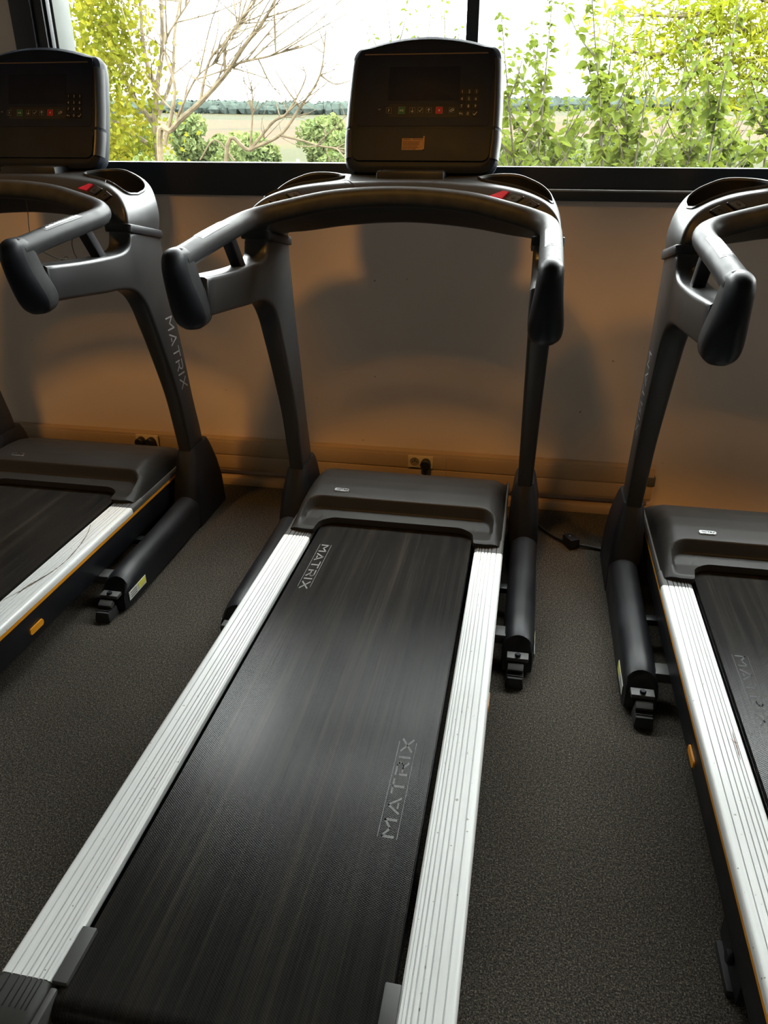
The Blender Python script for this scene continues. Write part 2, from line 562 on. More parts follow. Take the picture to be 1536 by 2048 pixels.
# cable trunking on the wall
tr = tag(empty('cable_trunking', (-1.5, YW, 0.066)), 'beige plastic cable trunking along the foot of the window wall', 'trunking')
def tbox(name, lo, hi, mat, bev=0.003, par=tr):
    c = [(a + b) / 2 for a, b in zip(lo, hi)]
    return box(name, (c[0] + 1.5, c[1] - YW, c[2] - .066), [b - a for a, b in zip(lo, hi)], mat, par, bev)
TX0, TX1 = -3.55, 0.535
tbox('body', (TX0, YW - .042, .066), (TX1, YW - .0008, .208), 'trunking_pvc', 0.004)
for a, b in ((TX0, -1.63), (-1.53, -0.285), (-0.284, TX1)):
    tbox('cover_strip', (a, YW - .0455, .140), (b, YW - .041, .196), 'trunking_pvc', 0.0015)
    tbox('cover_strip', (a, YW - .0455, .076), (b, YW - .041, .134), 'trunking_pvc', 0.0015)
tbox('end_box', (TX1 - .022, YW - .05, .135), (TX1 + .006, YW - .0008, .172), 'grey_plastic', 0.003)

def socket(x, z, label):
    y = YW - .0460
    s = tag(empty('wall_socket', (x, y, z)), label, 'socket')
    o = box('frame_plate', (0.0235, -.004, 0), (.104, .008, .052), 'socket_cream', s, .003)
    for k in (0, 1):
        cx = k * .047
        rings = []
        for r, d in ((.0215, -.0085), (.0215, -.0105), (.0195, -.0105), (.0190, -.0085)):
            rings.append([(cx + r * math.cos(a), d, r * math.sin(a)) for a in [2 * math.pi * q / 24 for q in range(24)]])
        loft('outlet_ring', rings, 'socket_cream', s, False)
        rings = []
        for r, d in ((.0192, -.0088), (.0005, -.0083)):
            rings.append([(cx + r * math.cos(a), d, r * math.sin(a)) for a in [2 * math.pi * q / 24 for q in range(24)]])
        loft('outlet_well', rings, 'grime_and_well', s, False)  # near-flat disc in a darker brown than the plate
        for hx in (-.0095, .0095):
            cyl('pin_hole', (cx + hx, -.0082, 0), (cx + hx, -.0092, 0), .0026, 'black_plastic', s, 10)
        cyl('earth_pin', (cx, -.0085, .009), (cx, -.0135, .009), .0022, 'steel', s, 10)
    return s
socket(-0.413, 0.171, 'cream double wall socket with one free outlet behind the middle treadmill')
socket(-1.617, 0.180, 'double wall socket holding two black plugs behind the left treadmill')
def plug(x, z, label, cord, ang=0.0, grp=None):
    y = YW - .0575
    p = tag(empty('power_plug', (x, y, z)), label, 'plug', grp)
    cyl('plug_body', (0, 0, 0), (0, -.030, 0), .0205, 'black_plastic', p, 24, .004)
    dx, dz = math.sin(ang), -math.cos(ang)
    rr = tube_rings([(0, -.016, 0), (dx * .02, -.018, dz * .02), (dx * .036, -.017, dz * .036), (dx * .062, -.016, dz * .062)], [.013, .012, .008, .005], 12)
    loft('strain_relief', rr, 'black_plastic', p)
    path = catmull([(dx * .06, -.016, dz * .06)] + cord, 8)
    tube('cord', path, .0038, 'cord_black', p, 8)
    return p
plug(-0.366, 0.170, 'black power plug in the socket behind the middle treadmill', [(0.0, -.016, -.10), (0.01, -.03, -.145), (.03, -.10, -.163), (.05, -.2, -.165)])
plug(-1.617, 0.178, 'black plug at the left in the double socket behind the left treadmill', [(-.03, -.02, -.10), (-.06, -.04, -.15), (-.07, -.12, -.174), (-.07, -.2, -.174)], 0.0)
plug(-1.570, 0.180, 'black plug at the right in the double socket behind the left treadmill', [(-.025, -.02, -.09), (-.02, -.05, -.155), (-.01, -.14, -.176), (.0, -.2, -.176)], -0.35)

# warm ceiling spots above the row, tilted at the window wall (out of the picture)
def ceiling_spot(x, y, label, watt=LAMP_W):
    l = tag(empty('ceiling_spotlight', (x, y, ZC)), label, 'spotlight', 'spotlights on the ceiling above the treadmills')
    d = Vector((0, YW - y, 0.22 - (ZC - .12))).normalized()
    cyl('mounting_plate', (0, 0, 0), (0, 0, -.02), .055, 'lamp_white', l, 24, .004)
    cyl('arm', (0, 0, -.02), (0, 0, -.10), .009, 'lamp_white', l, 12)
    c = Vector((0, 0, -.13))
    hd = cyl('lamp_head', c - d * .07, c + d * .07, .075, 'lamp_white', l, 28, .006)
    cyl('lens', c + d * .069, c + d * .073, .066, 'lamp_glow', hd, 28)
    ld = bpy.data.lights.new('lamp_light', 'SPOT')
    ld.energy = watt
    ld.color = (1.0, 0.47, 0.08)
    ld.spot_size = math.radians(50)
    ld.spot_blend = 1.0
    ld.shadow_soft_size = 0.10
    lo = bpy.data.objects.new('lamp_light', ld)
    link(lo, l)
    lo.location = c + d * .085
    lo.rotation_euler = d.to_track_quat('-Z', 'Y').to_euler()
for x, w_ in ((-1.75, 'left'), (-0.40, 'middle'), (0.95, 'right')):
    ceiling_spot(x, 1.10, 'warm spotlight on the ceiling above the %s treadmill' % w_)
# daylight portal just inside the glass (guides sampling only)
pd = bpy.data.lights.new('window_portal', 'AREA')
pd.shape = 'RECTANGLE'
pd.size = WX1 - WX0
pd.size_y = WZ1 - WZ0
pd.cycles.is_portal = True
po = bpy.data.objects.new('window_portal', pd)
link(po)
po.location = ((WX0 + WX1) / 2, YW + .10, (WZ0 + WZ1) / 2)
po.rotation_euler = (math.radians(-90), 0, 0)

# ------------------------------------------------------------------ treadmill
# local frame: x across, y towards the window (0 = front end of the silver rails), z up from the floor
ZD = 0.21
def groove_profile(s):
    """silver foot rail section: x from the inner edge to the outer edge, six grooves"""
    xi, xo = 0.2667, 0.3555
    w = xo - xi
    top, gd, gw = 0.2125, 0.0042, 0.0013
    pts = [(xi, 0.192), (xi, top - .006), (xi + .0035, top - .0025), (xi + .0075, top - .0025), (xi + .0085, top)]
    for g in (.165, .25, .36, .475, .60, .775):
        x = xi + g * w
        pts += [(x - gw, top), (x - gw * .7, top - gd), (x + gw * .7, top - gd), (x + gw, top)]
    for k in range(6):
        a = math.radians(90 - 90 * k / 5)
        pts.append((xo - .008 + .008 * math.cos(a), top - .011 + .011 * math.sin(a)))
    pts += [(xo, 0.192)]
    return [(s * x, z) for x, z in pts]

def build_deck(T):
    for s in (1, -1):
        r = extr('foot_rail', groove_profile(s), -1.478, 0.0, 'rail_aluminium', T, 'y', 30)
        extr('rail_front_cover', groove_profile(s), 0.0005, 0.085, 'grey_plastic', T, 'y', 30)
        # strip that runs on beside the hood
        extr('hood_side_trim', [(s * .347, .192), (s * .3555, .192), (s * .3555, .206), (s * .352, .2125), (s * .347, .2125)], 0.085, 0.55, 'grey_plastic', T)
        # black side skirt, orange stripe
        extr('side_skirt', [(s * .30, .085), (s * .345, .085), (s * .3525, .100), (s * .3525, .178), (s * .3525, .191), (s * .30, .191)], -1.50, 0.56, 'black_plastic', T)
        extr('accent_stripe', [(s * .3522, .1795), (s * .3548, .1800), (s * .3552, .1845), (s * .3548, .1895), (s * .3522, .190)], -1.49, 0.50, 'orange_paint', T)
        # rear end cap
        rings = []
        for y, k, zt in ((-1.4795, 1.0, .2125), (-1.515, 1.0, .211), (-1.545, .99, .203), (-1.566, .95, .188), (-1.577, .86, .165), (-1.58, .74, .14)):
            hw, cx = .047 * k, .311
            hh = (zt - .075) / 2
            rings.append([(s * (cx + a), y, .075 + hh + b) for a, b in rrect(hw, hh, min(.016, hw * .6), 4)])
        ec = loft('rear_end_cap', rings, 'grey_plastic', T)
        for g in (.165, .25, .36, .475, .60, .775):
            x = s * (.2667 + g * .0888)
            box('groove_line', (x, -1.503, .2122), (.0013, .046, .0012), 'black_plastic', ec)
        box('belt_guard', (s * .254, -1.432, .2085), (.026, .094, .012), 'grey_plastic', T, .003)
        box('roller_bracket', (s * .258, -1.52, .155), (.012, .07, .11), 'grey_plastic', T, .004)
        # rear leg under the deck
        lg = box('rear_leg', (s * .335, -1.02, .075), (.012, .14, .12), 'black_plastic', T, .004)
        box('foot_pad', (s * .335, -1.02, .009), (.034, .10, .018), 'foot_rubber', lg, .005)
        cyl('bolt', (s * .341, -1.03, .055), (s * .352, -1.03, .055), .014, 'black_plastic', lg, 16, .003)
        # emblem on the side skirt
        rings = [[(s * x, -.60 + a, .125 + b) for a, b in rrect(.033 * k, .010 * k, .009 * k, 4)] for x, k in ((.352, 1), (.3565, .96))]
        loft('side_emblem', rings, 'orange_paint', T)
    # belt: a closed band round the rollers
    sec = []
    y0, y1, rt_, zc = 0.155, -1.485, 0.030, 0.175
    for k in range(9):
        a = math.radians(90 + 180 * k / 8)
        sec.append((y1 + rt_ * math.cos(a), zc + rt_ * math.sin(a)))
    for k in range(5):
        a = math.radians(270 + 180 * k / 4)
        sec.append((y0 + rt_ * math.cos(a), zc + rt_ * math.sin(a)))
    belt = extr('running_belt', sec, -.2525, .2525, 'running_belt', T, 'x', 50)
    box('deck_board', (0, -.68, .178), (.508, 1.56, .026), 'black_plastic', T, .003)
    cyl('rear_roller', (-.262, -1.485, .175), (.262, -1.485, .175), .026, 'black_plastic', T, 20)
    return belt

def belt_print(belt, x, y, sgn, L, mat, h=.0225, gap=.0185):
    """MATRIX between two fine lines; sgn=-1 reads towards the user, +1 towards the window"""
    letters, adv = word('MATRIX')
    k = L / adv
    z = ZD - .0048
    def m(a, b):
        return (x - sgn * (b - .5) * h, y + sgn * a * k, z)
    for ch, ls in zip('MATRIX', letters):
        ls2 = [[(a, b) for a, b in l] for l in ls]
        strokes('letter_' + ch.lower(), ls2, .15, m, mat, belt)
    for q in (-1, 1):
        strokes('print_line', [[(-.08, .5 + q * gap / h), (adv - .25, .5 + q * gap / h)]], .055, m, mat, belt)

def build_hood(T):
    nx, ny = 121, 90
    xs = np.linspace(-.3465, .3465, nx)
    def yfront(x):
        a = abs(x)
        # arch over the belt with rounded corners, tongues at the sides
        r = .062
        if a >= .2600: return .028 + .012 * max(0, (a - .30) / .05)
        if a <= .2600 - r: return .112
        d = a - (.2600 - r)
        return .112 - r + math.sqrt(max(0, r * r - d * d)) - (.022 if d > r * .985 else 0)
    def sm(e0, e1, v):
        t = min(1, max(0, (v - e0) / (e1 - e0)))
        return t * t * (3 - 2 * t)
    def dome(x, y):
        yy = [.02, .08, .155, .19, .24, .30, .37, .45, .52, .56]
        zz = [.222, .246, .279, .2855, .2925, .293, .285, .262, .225, .18]
        z = float(np.interp(y, yy, zz))
        a = abs(x)
        e = max(0, (a - .285) / .0615)
        side = (1 - min(1, e) ** 2.6)
        return .205 + (z - .205) * max(0, side) ** .55
    def lip(x, y):
        return .230 + .17 * max(0, y - .10)
    def height(x, y):
        d = dome(x, y)
        # recess: rounded slot |x|<.312, y<.166
        r = .055
        qx, qy = abs(x) - (.316 - r), y - (.168 - r)
        dist = (math.hypot(max(qx, 0), max(qy, 0)) + min(max(qx, qy), 0)) - r
        l = min(lip(x, y), d)
        k = sm(-.011, .005, dist)
        return l + (d - l) * k
    v, f = [], []
    for j in range(ny):
        for i in range(nx):
            x = xs[i]
            yf = yfront(x)
            t = (j - 4) / (ny - 5)
            if j < 4:
                zt = height(x, yf)
                a = math.radians(90 * j / 4)
                rr = .012
                y = yf + rr * (1 - math.sin(a)) * .25
                z = zt - .024 + .024 * math.sin(a)
                if j == 0: z = .2085
            else:
                # denser rows towards the front step
                nA = 26
                if j - 4 < nA:
                    y = yf + (.150 - yf) * (j - 4) / nA
                else:
                    y = float(np.interp(j, [4 + nA, 4 + nA + 16, ny - 1], [.150, .186, .56]))
                z = height(x, y)
            v.append((x, y, z))
    for j in range(ny - 1):
        for i in range(nx - 1):
            f.append((j * nx + i, j * nx + i + 1, (j + 1) * nx + i + 1, (j + 1) * nx + i))
    # back and sides down to the frame
    b0 = len(v)
    edge = [(ny - 1) * nx + i for i in range(nx)]
    for e in edge:
        v.append((v[e][0], .562, .10))
    for i in range(nx - 1):
        f.append((edge[i], edge[i + 1], b0 + i + 1, b0 + i))
    h = mesh_obj('motor_hood', v, f, 'hood_grey', T, 50)
    # maker's badge
    bd = loft('badge', [[(-.205 + a, .207 + b, .2885 + .13 * b) for a, b in rrect(.026, .0085, .006, 4)], [(-.205 + a * .96, .207 + b * .94, .2922 + .13 * b) for a, b in rrect(.026, .0085, .006, 4)]], 'steel', h)
    strokes('badge_print', [[(-.017, .0), (-.003, 0)], [(.002, -.003), (.002, .003)], [(.007, -.003), (.012, 0), (.007, .003)], [(.016, -.003), (.019, .003)]], .0028, lambda a, b: (-.205 + a, .207 + b, .2928 + .13 * b), 'black_plastic', bd)
    box('motor_pan', (0, .32, .12), (.60, .46, .10), 'black_plastic', T, .01)
    return h

def build_base(T):
    for s in (1, -1):
        cx = s * .422
        def ring(y, hw, h, tilt=0.0):
            out = []
            for k in range(13):
                a = math.radians(180 * k / 12)
                out.append((cx + hw * math.cos(a), y + tilt * math.sin(a), h - hw * .95 + hw * .95 * math.sin(a)))
            out += [(cx - hw, y, .012), (cx + hw, y, .012)]
            return out
        tb = loft('base_tube', [ring(.54, .040, .13), ring(.42, .045, .145), ring(.30, .045, .135), ring(.05, .0455, .122), ring(-.17, .046, .116), ring(-.250, .046, .112, .006), ring(-.292, .0445, .104, .022), ring(-.316, .041, .094, .046)], 'black_plastic', T, True, True, 40)
        # open mouth with the levelling foot
        lf = empty('levelling_foot', (cx, -.318, 0), T)
        box('bracket', (0, -.004, .066), (.060, .03, .012), 'grey_plastic', lf, .002)
        cyl('bolt', (0, -.008, .072), (0, -.008, .080), .0085, 'black_gloss', lf, 8, .002)
        box('wedge', (-.004 * s, -.030, .047), (.044, .022, .018), 'grey_plastic', lf, .003, 2, (.5, 0, 0))
        box('foot_base', (-.004 * s, -.036, .018), (.052, .062, .034), 'foot_rubber', lf, .006, 2, None, .86)
        for q in range(5):
            box('rib', (-.004 * s, -.052 + q * .008, .0365 - q * .0002), (.042, .003, .003), 'foot_rubber', lf)
        # link from the tube to the deck frame
        box('frame_link', (s * .362, -.235, .075), (.075, .05, .03), 'grey_plastic', T, .004)
        box('frame_link', (s * .362, .02, .075), (.075, .03, .02), 'black_plastic', T, .004)
        # boot where the upright meets the base
        rings = []
        for z, x0, x1, ya, yb, r in ((.006, .362, .470, .26, .568, .03), (.12, .363, .469, .272, .558, .035), (.20, .366, .462, .300, .540, .035), (.255, .370, .452, .322, .522, .03), (.285, .374, .446, .338, .508, .025), (.300, .379, .441, .345, .498, .02)):
            rings.append([(s * ((x0 + x1) / 2 + a), (ya + yb) / 2 + b, z) for a, b in rrect((x1 - x0) / 2, (yb - ya) / 2, r, 4)])
        loft('upright_boot', rings, 'black_plastic', T)
        lb = box('warning_label', (s * .4685, -.235, .046), (.0012, .115, .030), 'label_white', T)
        box('yellow_panel', (s * .4693, -.205, .048), (.0008, .050, .022), 'label_yellow', lb)
        for q in range(3):
            box('printed_line', (s * .4693, -.262, .038 + q * .008), (.0008, .040, .002), 'black_plastic', lb)

def inset(poly, d):
    n = len(poly)
    out = []
    for i in range(n):
        p0, p1, p2 = (np.array(poly[(i + k) % n], float) for k in (-1, 0, 1))
        e1, e2 = p1 - p0, p2 - p1
        n1 = np.array([-e1[1], e1[0]]) / (np.hypot(*e1) + 1e-9)
        n2 = np.array([-e2[1], e2[0]]) / (np.hypot(*e2) + 1e-9)
        nn = n1 + n2
        nn = nn / (np.hypot(*nn) + 1e-9)
        c = max(.5, float(nn @ n1))
        out.append(tuple(p1 + nn * d / c))
    return out

def build_upright(T, s):
    # side outline (y, z), counter-clockwise: leg, arm towards the user, neck up to the collar
    seg = []
    seg += [(.352, .24), (.480, .24)]                                             # foot
    seg += [tuple(p) for p in catmull([(.455, .36), (.417, .49), (.374, .68), (.338, .82), (.312, .95), (.296, 1.03), (.289, 1.09)], 3)]
    seg += [(.286, 1.108), (.086, 1.112)]                                         # collar
    seg += [tuple(p) for p in catmull([(.083, 1.098), (.072, 1.078), (.046, 1.066), (.0, 1.062), (-.09, 1.064), (-.20, 1.070), (-.37, 1.084)], 4)]
    seg += [tuple(p) for p in catmull([(-.37, .991), (-.22, .977), (-.09, .964), (.0, .957), (.062, .944), (.112, .915), (.150, .868), (.180, .805), (.218, .720), (.292, .530), (.330, .36)], 4)]
    def X(z):
        return .0245 + .0125 * (z - .25) / .85
    def pt(p, sd, off):
        return (s * (.4085 + sd * (X(p[1]) - off)), p[0], p[1])
    b = .011
    r0 = seg
    rings = []
    for sd in (-1, 1):
        R = []
        for k in range(4):
            a = math.radians(90 * k / 3)
            R.append([pt(p, sd, b * (1 - math.sin(a))) for p in inset(seg, b * (1 - math.cos(a)))])
        rings.append(R)
    order = rings[0][::-1] + rings[1]
    n = len(seg)
    v = [p for r in order for p in r]
    f = []
    for i in range(len(order) - 1):
        for j in range(n):
            k = (j + 1) % n
            f.append((i * n + j, i * n + k, (i + 1) * n + k, (i + 1) * n + j))
    f.append(tuple(range(n)))
    f.append(tuple((len(order) - 1) * n + j for j in range(n)))
    u = mesh_obj('upright', v, f, 'charcoal', T, 32)
    bm = bmesh.new()
    bm.from_mesh(u.data)
    bmesh.ops.triangulate(bm, faces=[q for q in bm.faces if len(q.verts) > 4])
    bm.to_mesh(u.data)
    bm.free()
    # word on the outer side, running down the leg
    letters, adv = word('MATRIX')
    z0, z1 = .815, .545
    k = (z0 - z1) / adv
    def m(a, bb):
        z = z0 - a * k
        yc = np.interp(z, [.49, .68, .82], [.365, .315, .280])
        return (s * (.4085 + X(z) + .0006), yc + s * s * (bb - .5) * .046, z)
    for ch, ls in zip('MATRIX', letters):
        strokes('letter_' + ch.lower(), ls, .13, m, 'print_silver', u)
    # collar band
    ring = lambda z, g: [(s * (.4085 + a), .187 + bb, z - (.02 * bb / .1)) for a, bb in rrect(.0385 + g, .106 + g, .014, 4)]
    loft('collar_band', [ring(1.094, .004), ring(1.096, .0055), ring(1.116, .0055), ring(1.118, .004)], 'black_plastic', u)
    return u

# console bridge: five-cornered section swept over the arch, stations from the right collar to the middle
BST = [
    ((.445, .288, 1.088), (.442, .083, 1.108), (.374, .083, 1.108), (.372, .200, 1.100), (.372, .285, 1.090)),
    ((.446, .302, 1.140), (.442, .088, 1.148), (.372, .092, 1.142), (.366, .212, 1.115), (.370, .290, 1.110)),
    ((.432, .322, 1.190), (.428, .103, 1.187), (.354, .112, 1.163), (.345, .235, 1.117), (.345, .305, 1.115)),
    ((.404, .345, 1.232), (.394, .135, 1.218), (.322, .135, 1.183), (.310, .255, 1.118), (.300, .335, 1.122)),
    ((.356, .368, 1.260), (.338, .172, 1.239), (.275, .150, 1.198), (.260, .268, 1.124), (.250, .352, 1.130)),
    ((.290, .388, 1.276), (.266, .205, 1.251), (.216, .172, 1.211), (.200, .278, 1.132), (.180, .372, 1.140)),
    ((.150, .408, 1.270), (.135, .228, 1.261), (.110, .190, 1.220), (.100, .283, 1.141), (.090, .392, 1.150)),
    ((.000, .414, 1.268), (.000, .234, 1.264), (.000, .196, 1.224), (.000, .284, 1.145), (.000, .402, 1.155)),
]
def bridge_station(u):
    """u in [-1,1]; 1 = right collar, 0 = middle, -1 = left collar -> five corners"""
    a = np.array(BST)                       # 8,5,3
    full = np.concatenate([a, (a[:-1] * np.array([-1, 1, 1]))[::-1]])    # right .. middle .. left
    n = len(full)
    t = (1 - u) / 2 * (n - 1)
    i = min(n - 2, int(t))
    t -= i
    P = [full[max(0, min(n - 1, i + k))] for k in (-1, 0, 1, 2)]
    return 0.5 * (2 * P[1] + (P[2] - P[0]) * t + (2 * P[0] - 5 * P[1] + 4 * P[2] - P[3]) * t * t + (3 * P[1] - P[0] - 3 * P[2] + P[3]) * t ** 3)
def rounded(poly, r=.18):
    out = []
    n = len(poly)
    for i in range(n):
        p0, p1, p2 = poly[i - 1], poly[i], poly[(i + 1) % n]
        l1, l2 = np.linalg.norm(p0 - p1), np.linalg.norm(p2 - p1)
        rr = .011
        a = p1 + (p0 - p1) * min(.4, rr / (l1 + 1e-6))
        b = p1 + (p2 - p1) * min(.4, rr / (l2 + 1e-6))
        for k in range(4):
            t = k / 3
            out.append((1 - t) ** 2 * a + 2 * t * (1 - t) * p1 + t * t * b)
    return out
def build_bridge(T):
    """shell with two sunken trays in its top face, built as one sweep; the tray bowls become parts"""
    N = 112
    us = np.linspace(1, -1, N + 1)
    rows, trays = [], []
    M = 16                                   # points over the top face
    def traymask(u):
        c, h = .42, .215
        q = (abs(u) - c) / h
        return q
    rings, bowls = [], {1: [], -1: []}
    for u in us:
        OW, OU, PU, IU, IW = bridge_station(u)
        q = traymask(u)
        # outline without the top face: from OU round to OW
        base = rounded([OW, OU, PU, IU, IW])
        # rounded() emits 4 points per corner: OW 0-3, OU 4-7 ...
        top_a, top_b = base[3], base[4]      # OW end of the top face, OU end
        ring = list(base)
        rings.append((ring, top_a, top_b, q, u))
    n = len(rings[0][0])
    v, f, tb = [], [], {1: ([], []), -1: ([], [])}
    for ring, *_ in rings:
        v += ring
    # shell faces except the top strip (between ring index 3 and 4)
    for i in range(N):
        for j in range(n):
            if j == 3:
                continue
            k = (j + 1) % n
            f.append((i * n + j, i * n + k, (i + 1) * n + k, (i + 1) * n + j))
    f.append(tuple(range(n)))
    f.append(tuple(N * n + j for j in range(n)))
    # top strip
    upn = np.array([0, 0, 1.0])
    idx = {}
    bowl_faces = {1: [], -1: []}
    def top_point(i, t, side):
        ring, a, b, q, u = rings[i]
        return a + (b - a) * t
    strip = []
    for i in range(N + 1):
        ring, a, b, q, u = rings[i]
        row = []
        inside = abs(q) < 1
        half = .40 * (1 - abs(q) ** 4) ** .33 if inside else 0.0
        for k in range(M + 1):
            t = k / M
            p = a + (b - a) * t
            row.append((p, inside, half))
        strip.append((a, b, inside, half, u))
    # per station: a, lip near window, lip near user, b
    cols = []
    for a, b, inside, half, u in strip:
        m = .48
        h = max(half, .0)
        cols.append((a, a + (b - a) * (m - h), a + (b - a) * (m + h), b))
    base_i = len(v)
    for c in cols:
        v += [c[0], c[1], c[2], c[3]]
    for i in range(N):
        o, p = base_i + 4 * i, base_i + 4 * (i + 1)
        ins = strip[i][2] or strip[i + 1][2]
        f.append((o, o + 1, p + 1, p))
        f.append((o + 2, o + 3, p + 3, p + 2))
        if not ins:
            f.append((o + 1, o + 2, p + 2, p + 1))
    # weld the strip to the ring
    bm = bmesh.new()
    vs = [bm.verts.new(tuple(p)) for p in v]
    for q in f:
        try:
            bm.faces.new([vs[k] for k in q])
        except ValueError:
            pass
    bmesh.ops.remove_doubles(bm, verts=bm.verts, dist=1e-5)
    me = bpy.data.meshes.new('console_bridge')
    bm.to_mesh(me)
    bm.free()
    me.materials.append(MATS['charcoal'])
    finish(me, 40)
    br = link(bpy.data.objects.new('console_bridge', me), T)
    # trays
    for sd in (1, -1):
        st = [k for k in range(N + 1) if strip[k][2] and strip[k][4] * sd > 0]
        st = [st[0] - 1] + st + [st[-1] + 1]
        rim = [cols[k][1] for k in st] + [cols[k][2] for k in st[::-1]][1:-1]
        rim = [np.array(p) for p in rim]
        cen = sum(rim) / len(rim)
        layers = []
        for sc, dz in ((1.0, .0), (1.015, .004), (1.0, .007), (.97, .0065), (.955, .001), (.93, -.030), (.88, -.052), (.5, -.056), (.02, -.056)):
            layers.append([cen + (p - cen) * sc + upn * dz if dz > -.02 else np.array([*(cen + (p - cen) * sc)[:2], (cen + (p - cen) * sc)[2] + dz]) for p in rim])
        loft('tray', layers[4:], 'tray_black', br, False)
        loft('tray_rim', layers[:5], 'charcoal', br, False)
    # buttons on the sloping user face
    def panel(u, t, h=.0):
        OW, OU, PU, IU, IW = bridge_station(u)
        OW2, OU2, PU2, *_ = bridge_station(u - .01)
        p = OU + (PU - OU) * t
        du = (OU2 - OU) / np.linalg.norm(OU2 - OU)
        dv = (PU - OU) / np.linalg.norm(PU - OU)
        nn = np.cross(du, dv)
        nn /= np.linalg.norm(nn)
        if nn[2] < 0:
            nn = -nn
        return p + nn * h, du, dv, nn
    def key(name, u, t, hw, hh, mat, shape='r', icon=None):
        p, du, dv, nn = panel(u, t)
        if shape == 'r':
            prof = rrect(hw, hh, .004, 3)
        else:
            prof = [(-hw, hh), (hw, hh), (hw * .75, -hh), (-hw * .1, -hh)]
            if shape == 'tl':
                prof = [(-a, b) for a, b in prof][::-1]
        rings = [[p + du * a * k + dv * b * k + nn * h for a, b in prof] for k, h in ((1, -.004), (1, .003), (.93, .005))]
        o = loft(name, rings, mat, br)
        if icon:
            strokes('icon', icon, .0022, lambda a, b: tuple(p + du * a + dv * b + nn * .0055), 'black_gloss', o)
        return o
    dn = [[(0, -.006), (0, .006)], [(-.005, .001), (0, .006), (.005, .001)]]
    upi = [[(0, .006), (0, -.006)], [(-.005, -.001), (0, -.006), (.005, -.001)]]
    for sgn in (1, -1):
        for uu, ic in ((.42, dn), (.53, upi)):
            key('key_surround', sgn * uu, .40, .0185, .0165, 'black_plastic')
            key('speed_key' if sgn > 0 else 'incline_key', sgn * uu, .40, .0150, .0130, 'grey_plastic', 'r', ic)
    key('stop_key', .325, .40, .021, .0155, 'stop_red', 'tl')
    p, du, dv, nn = panel(-.64, .42)
    strokes('engraved_triangle', [[(-.009, .006), (.009, .006), (0, -.007), (-.009, .006)]], .0012, lambda a, b: tuple(p + du * a + dv * b + nn * .0010), 'black_plastic', br)
    p2, du2, dv2, nn2 = panel(.64, .42)
    strokes('engraved_ring', [[(.008 * math.cos(q * .5236), .008 * math.sin(q * .5236)) for q in range(13)]], .0011, lambda a, b: tuple(p2 + du2 * a + dv2 * b + nn2 * .0010), 'black_plastic', br)
    box('mast_foot', (0, .35, 1.262), (.20, .11, .05), 'black_plastic', br, .01)
    return br

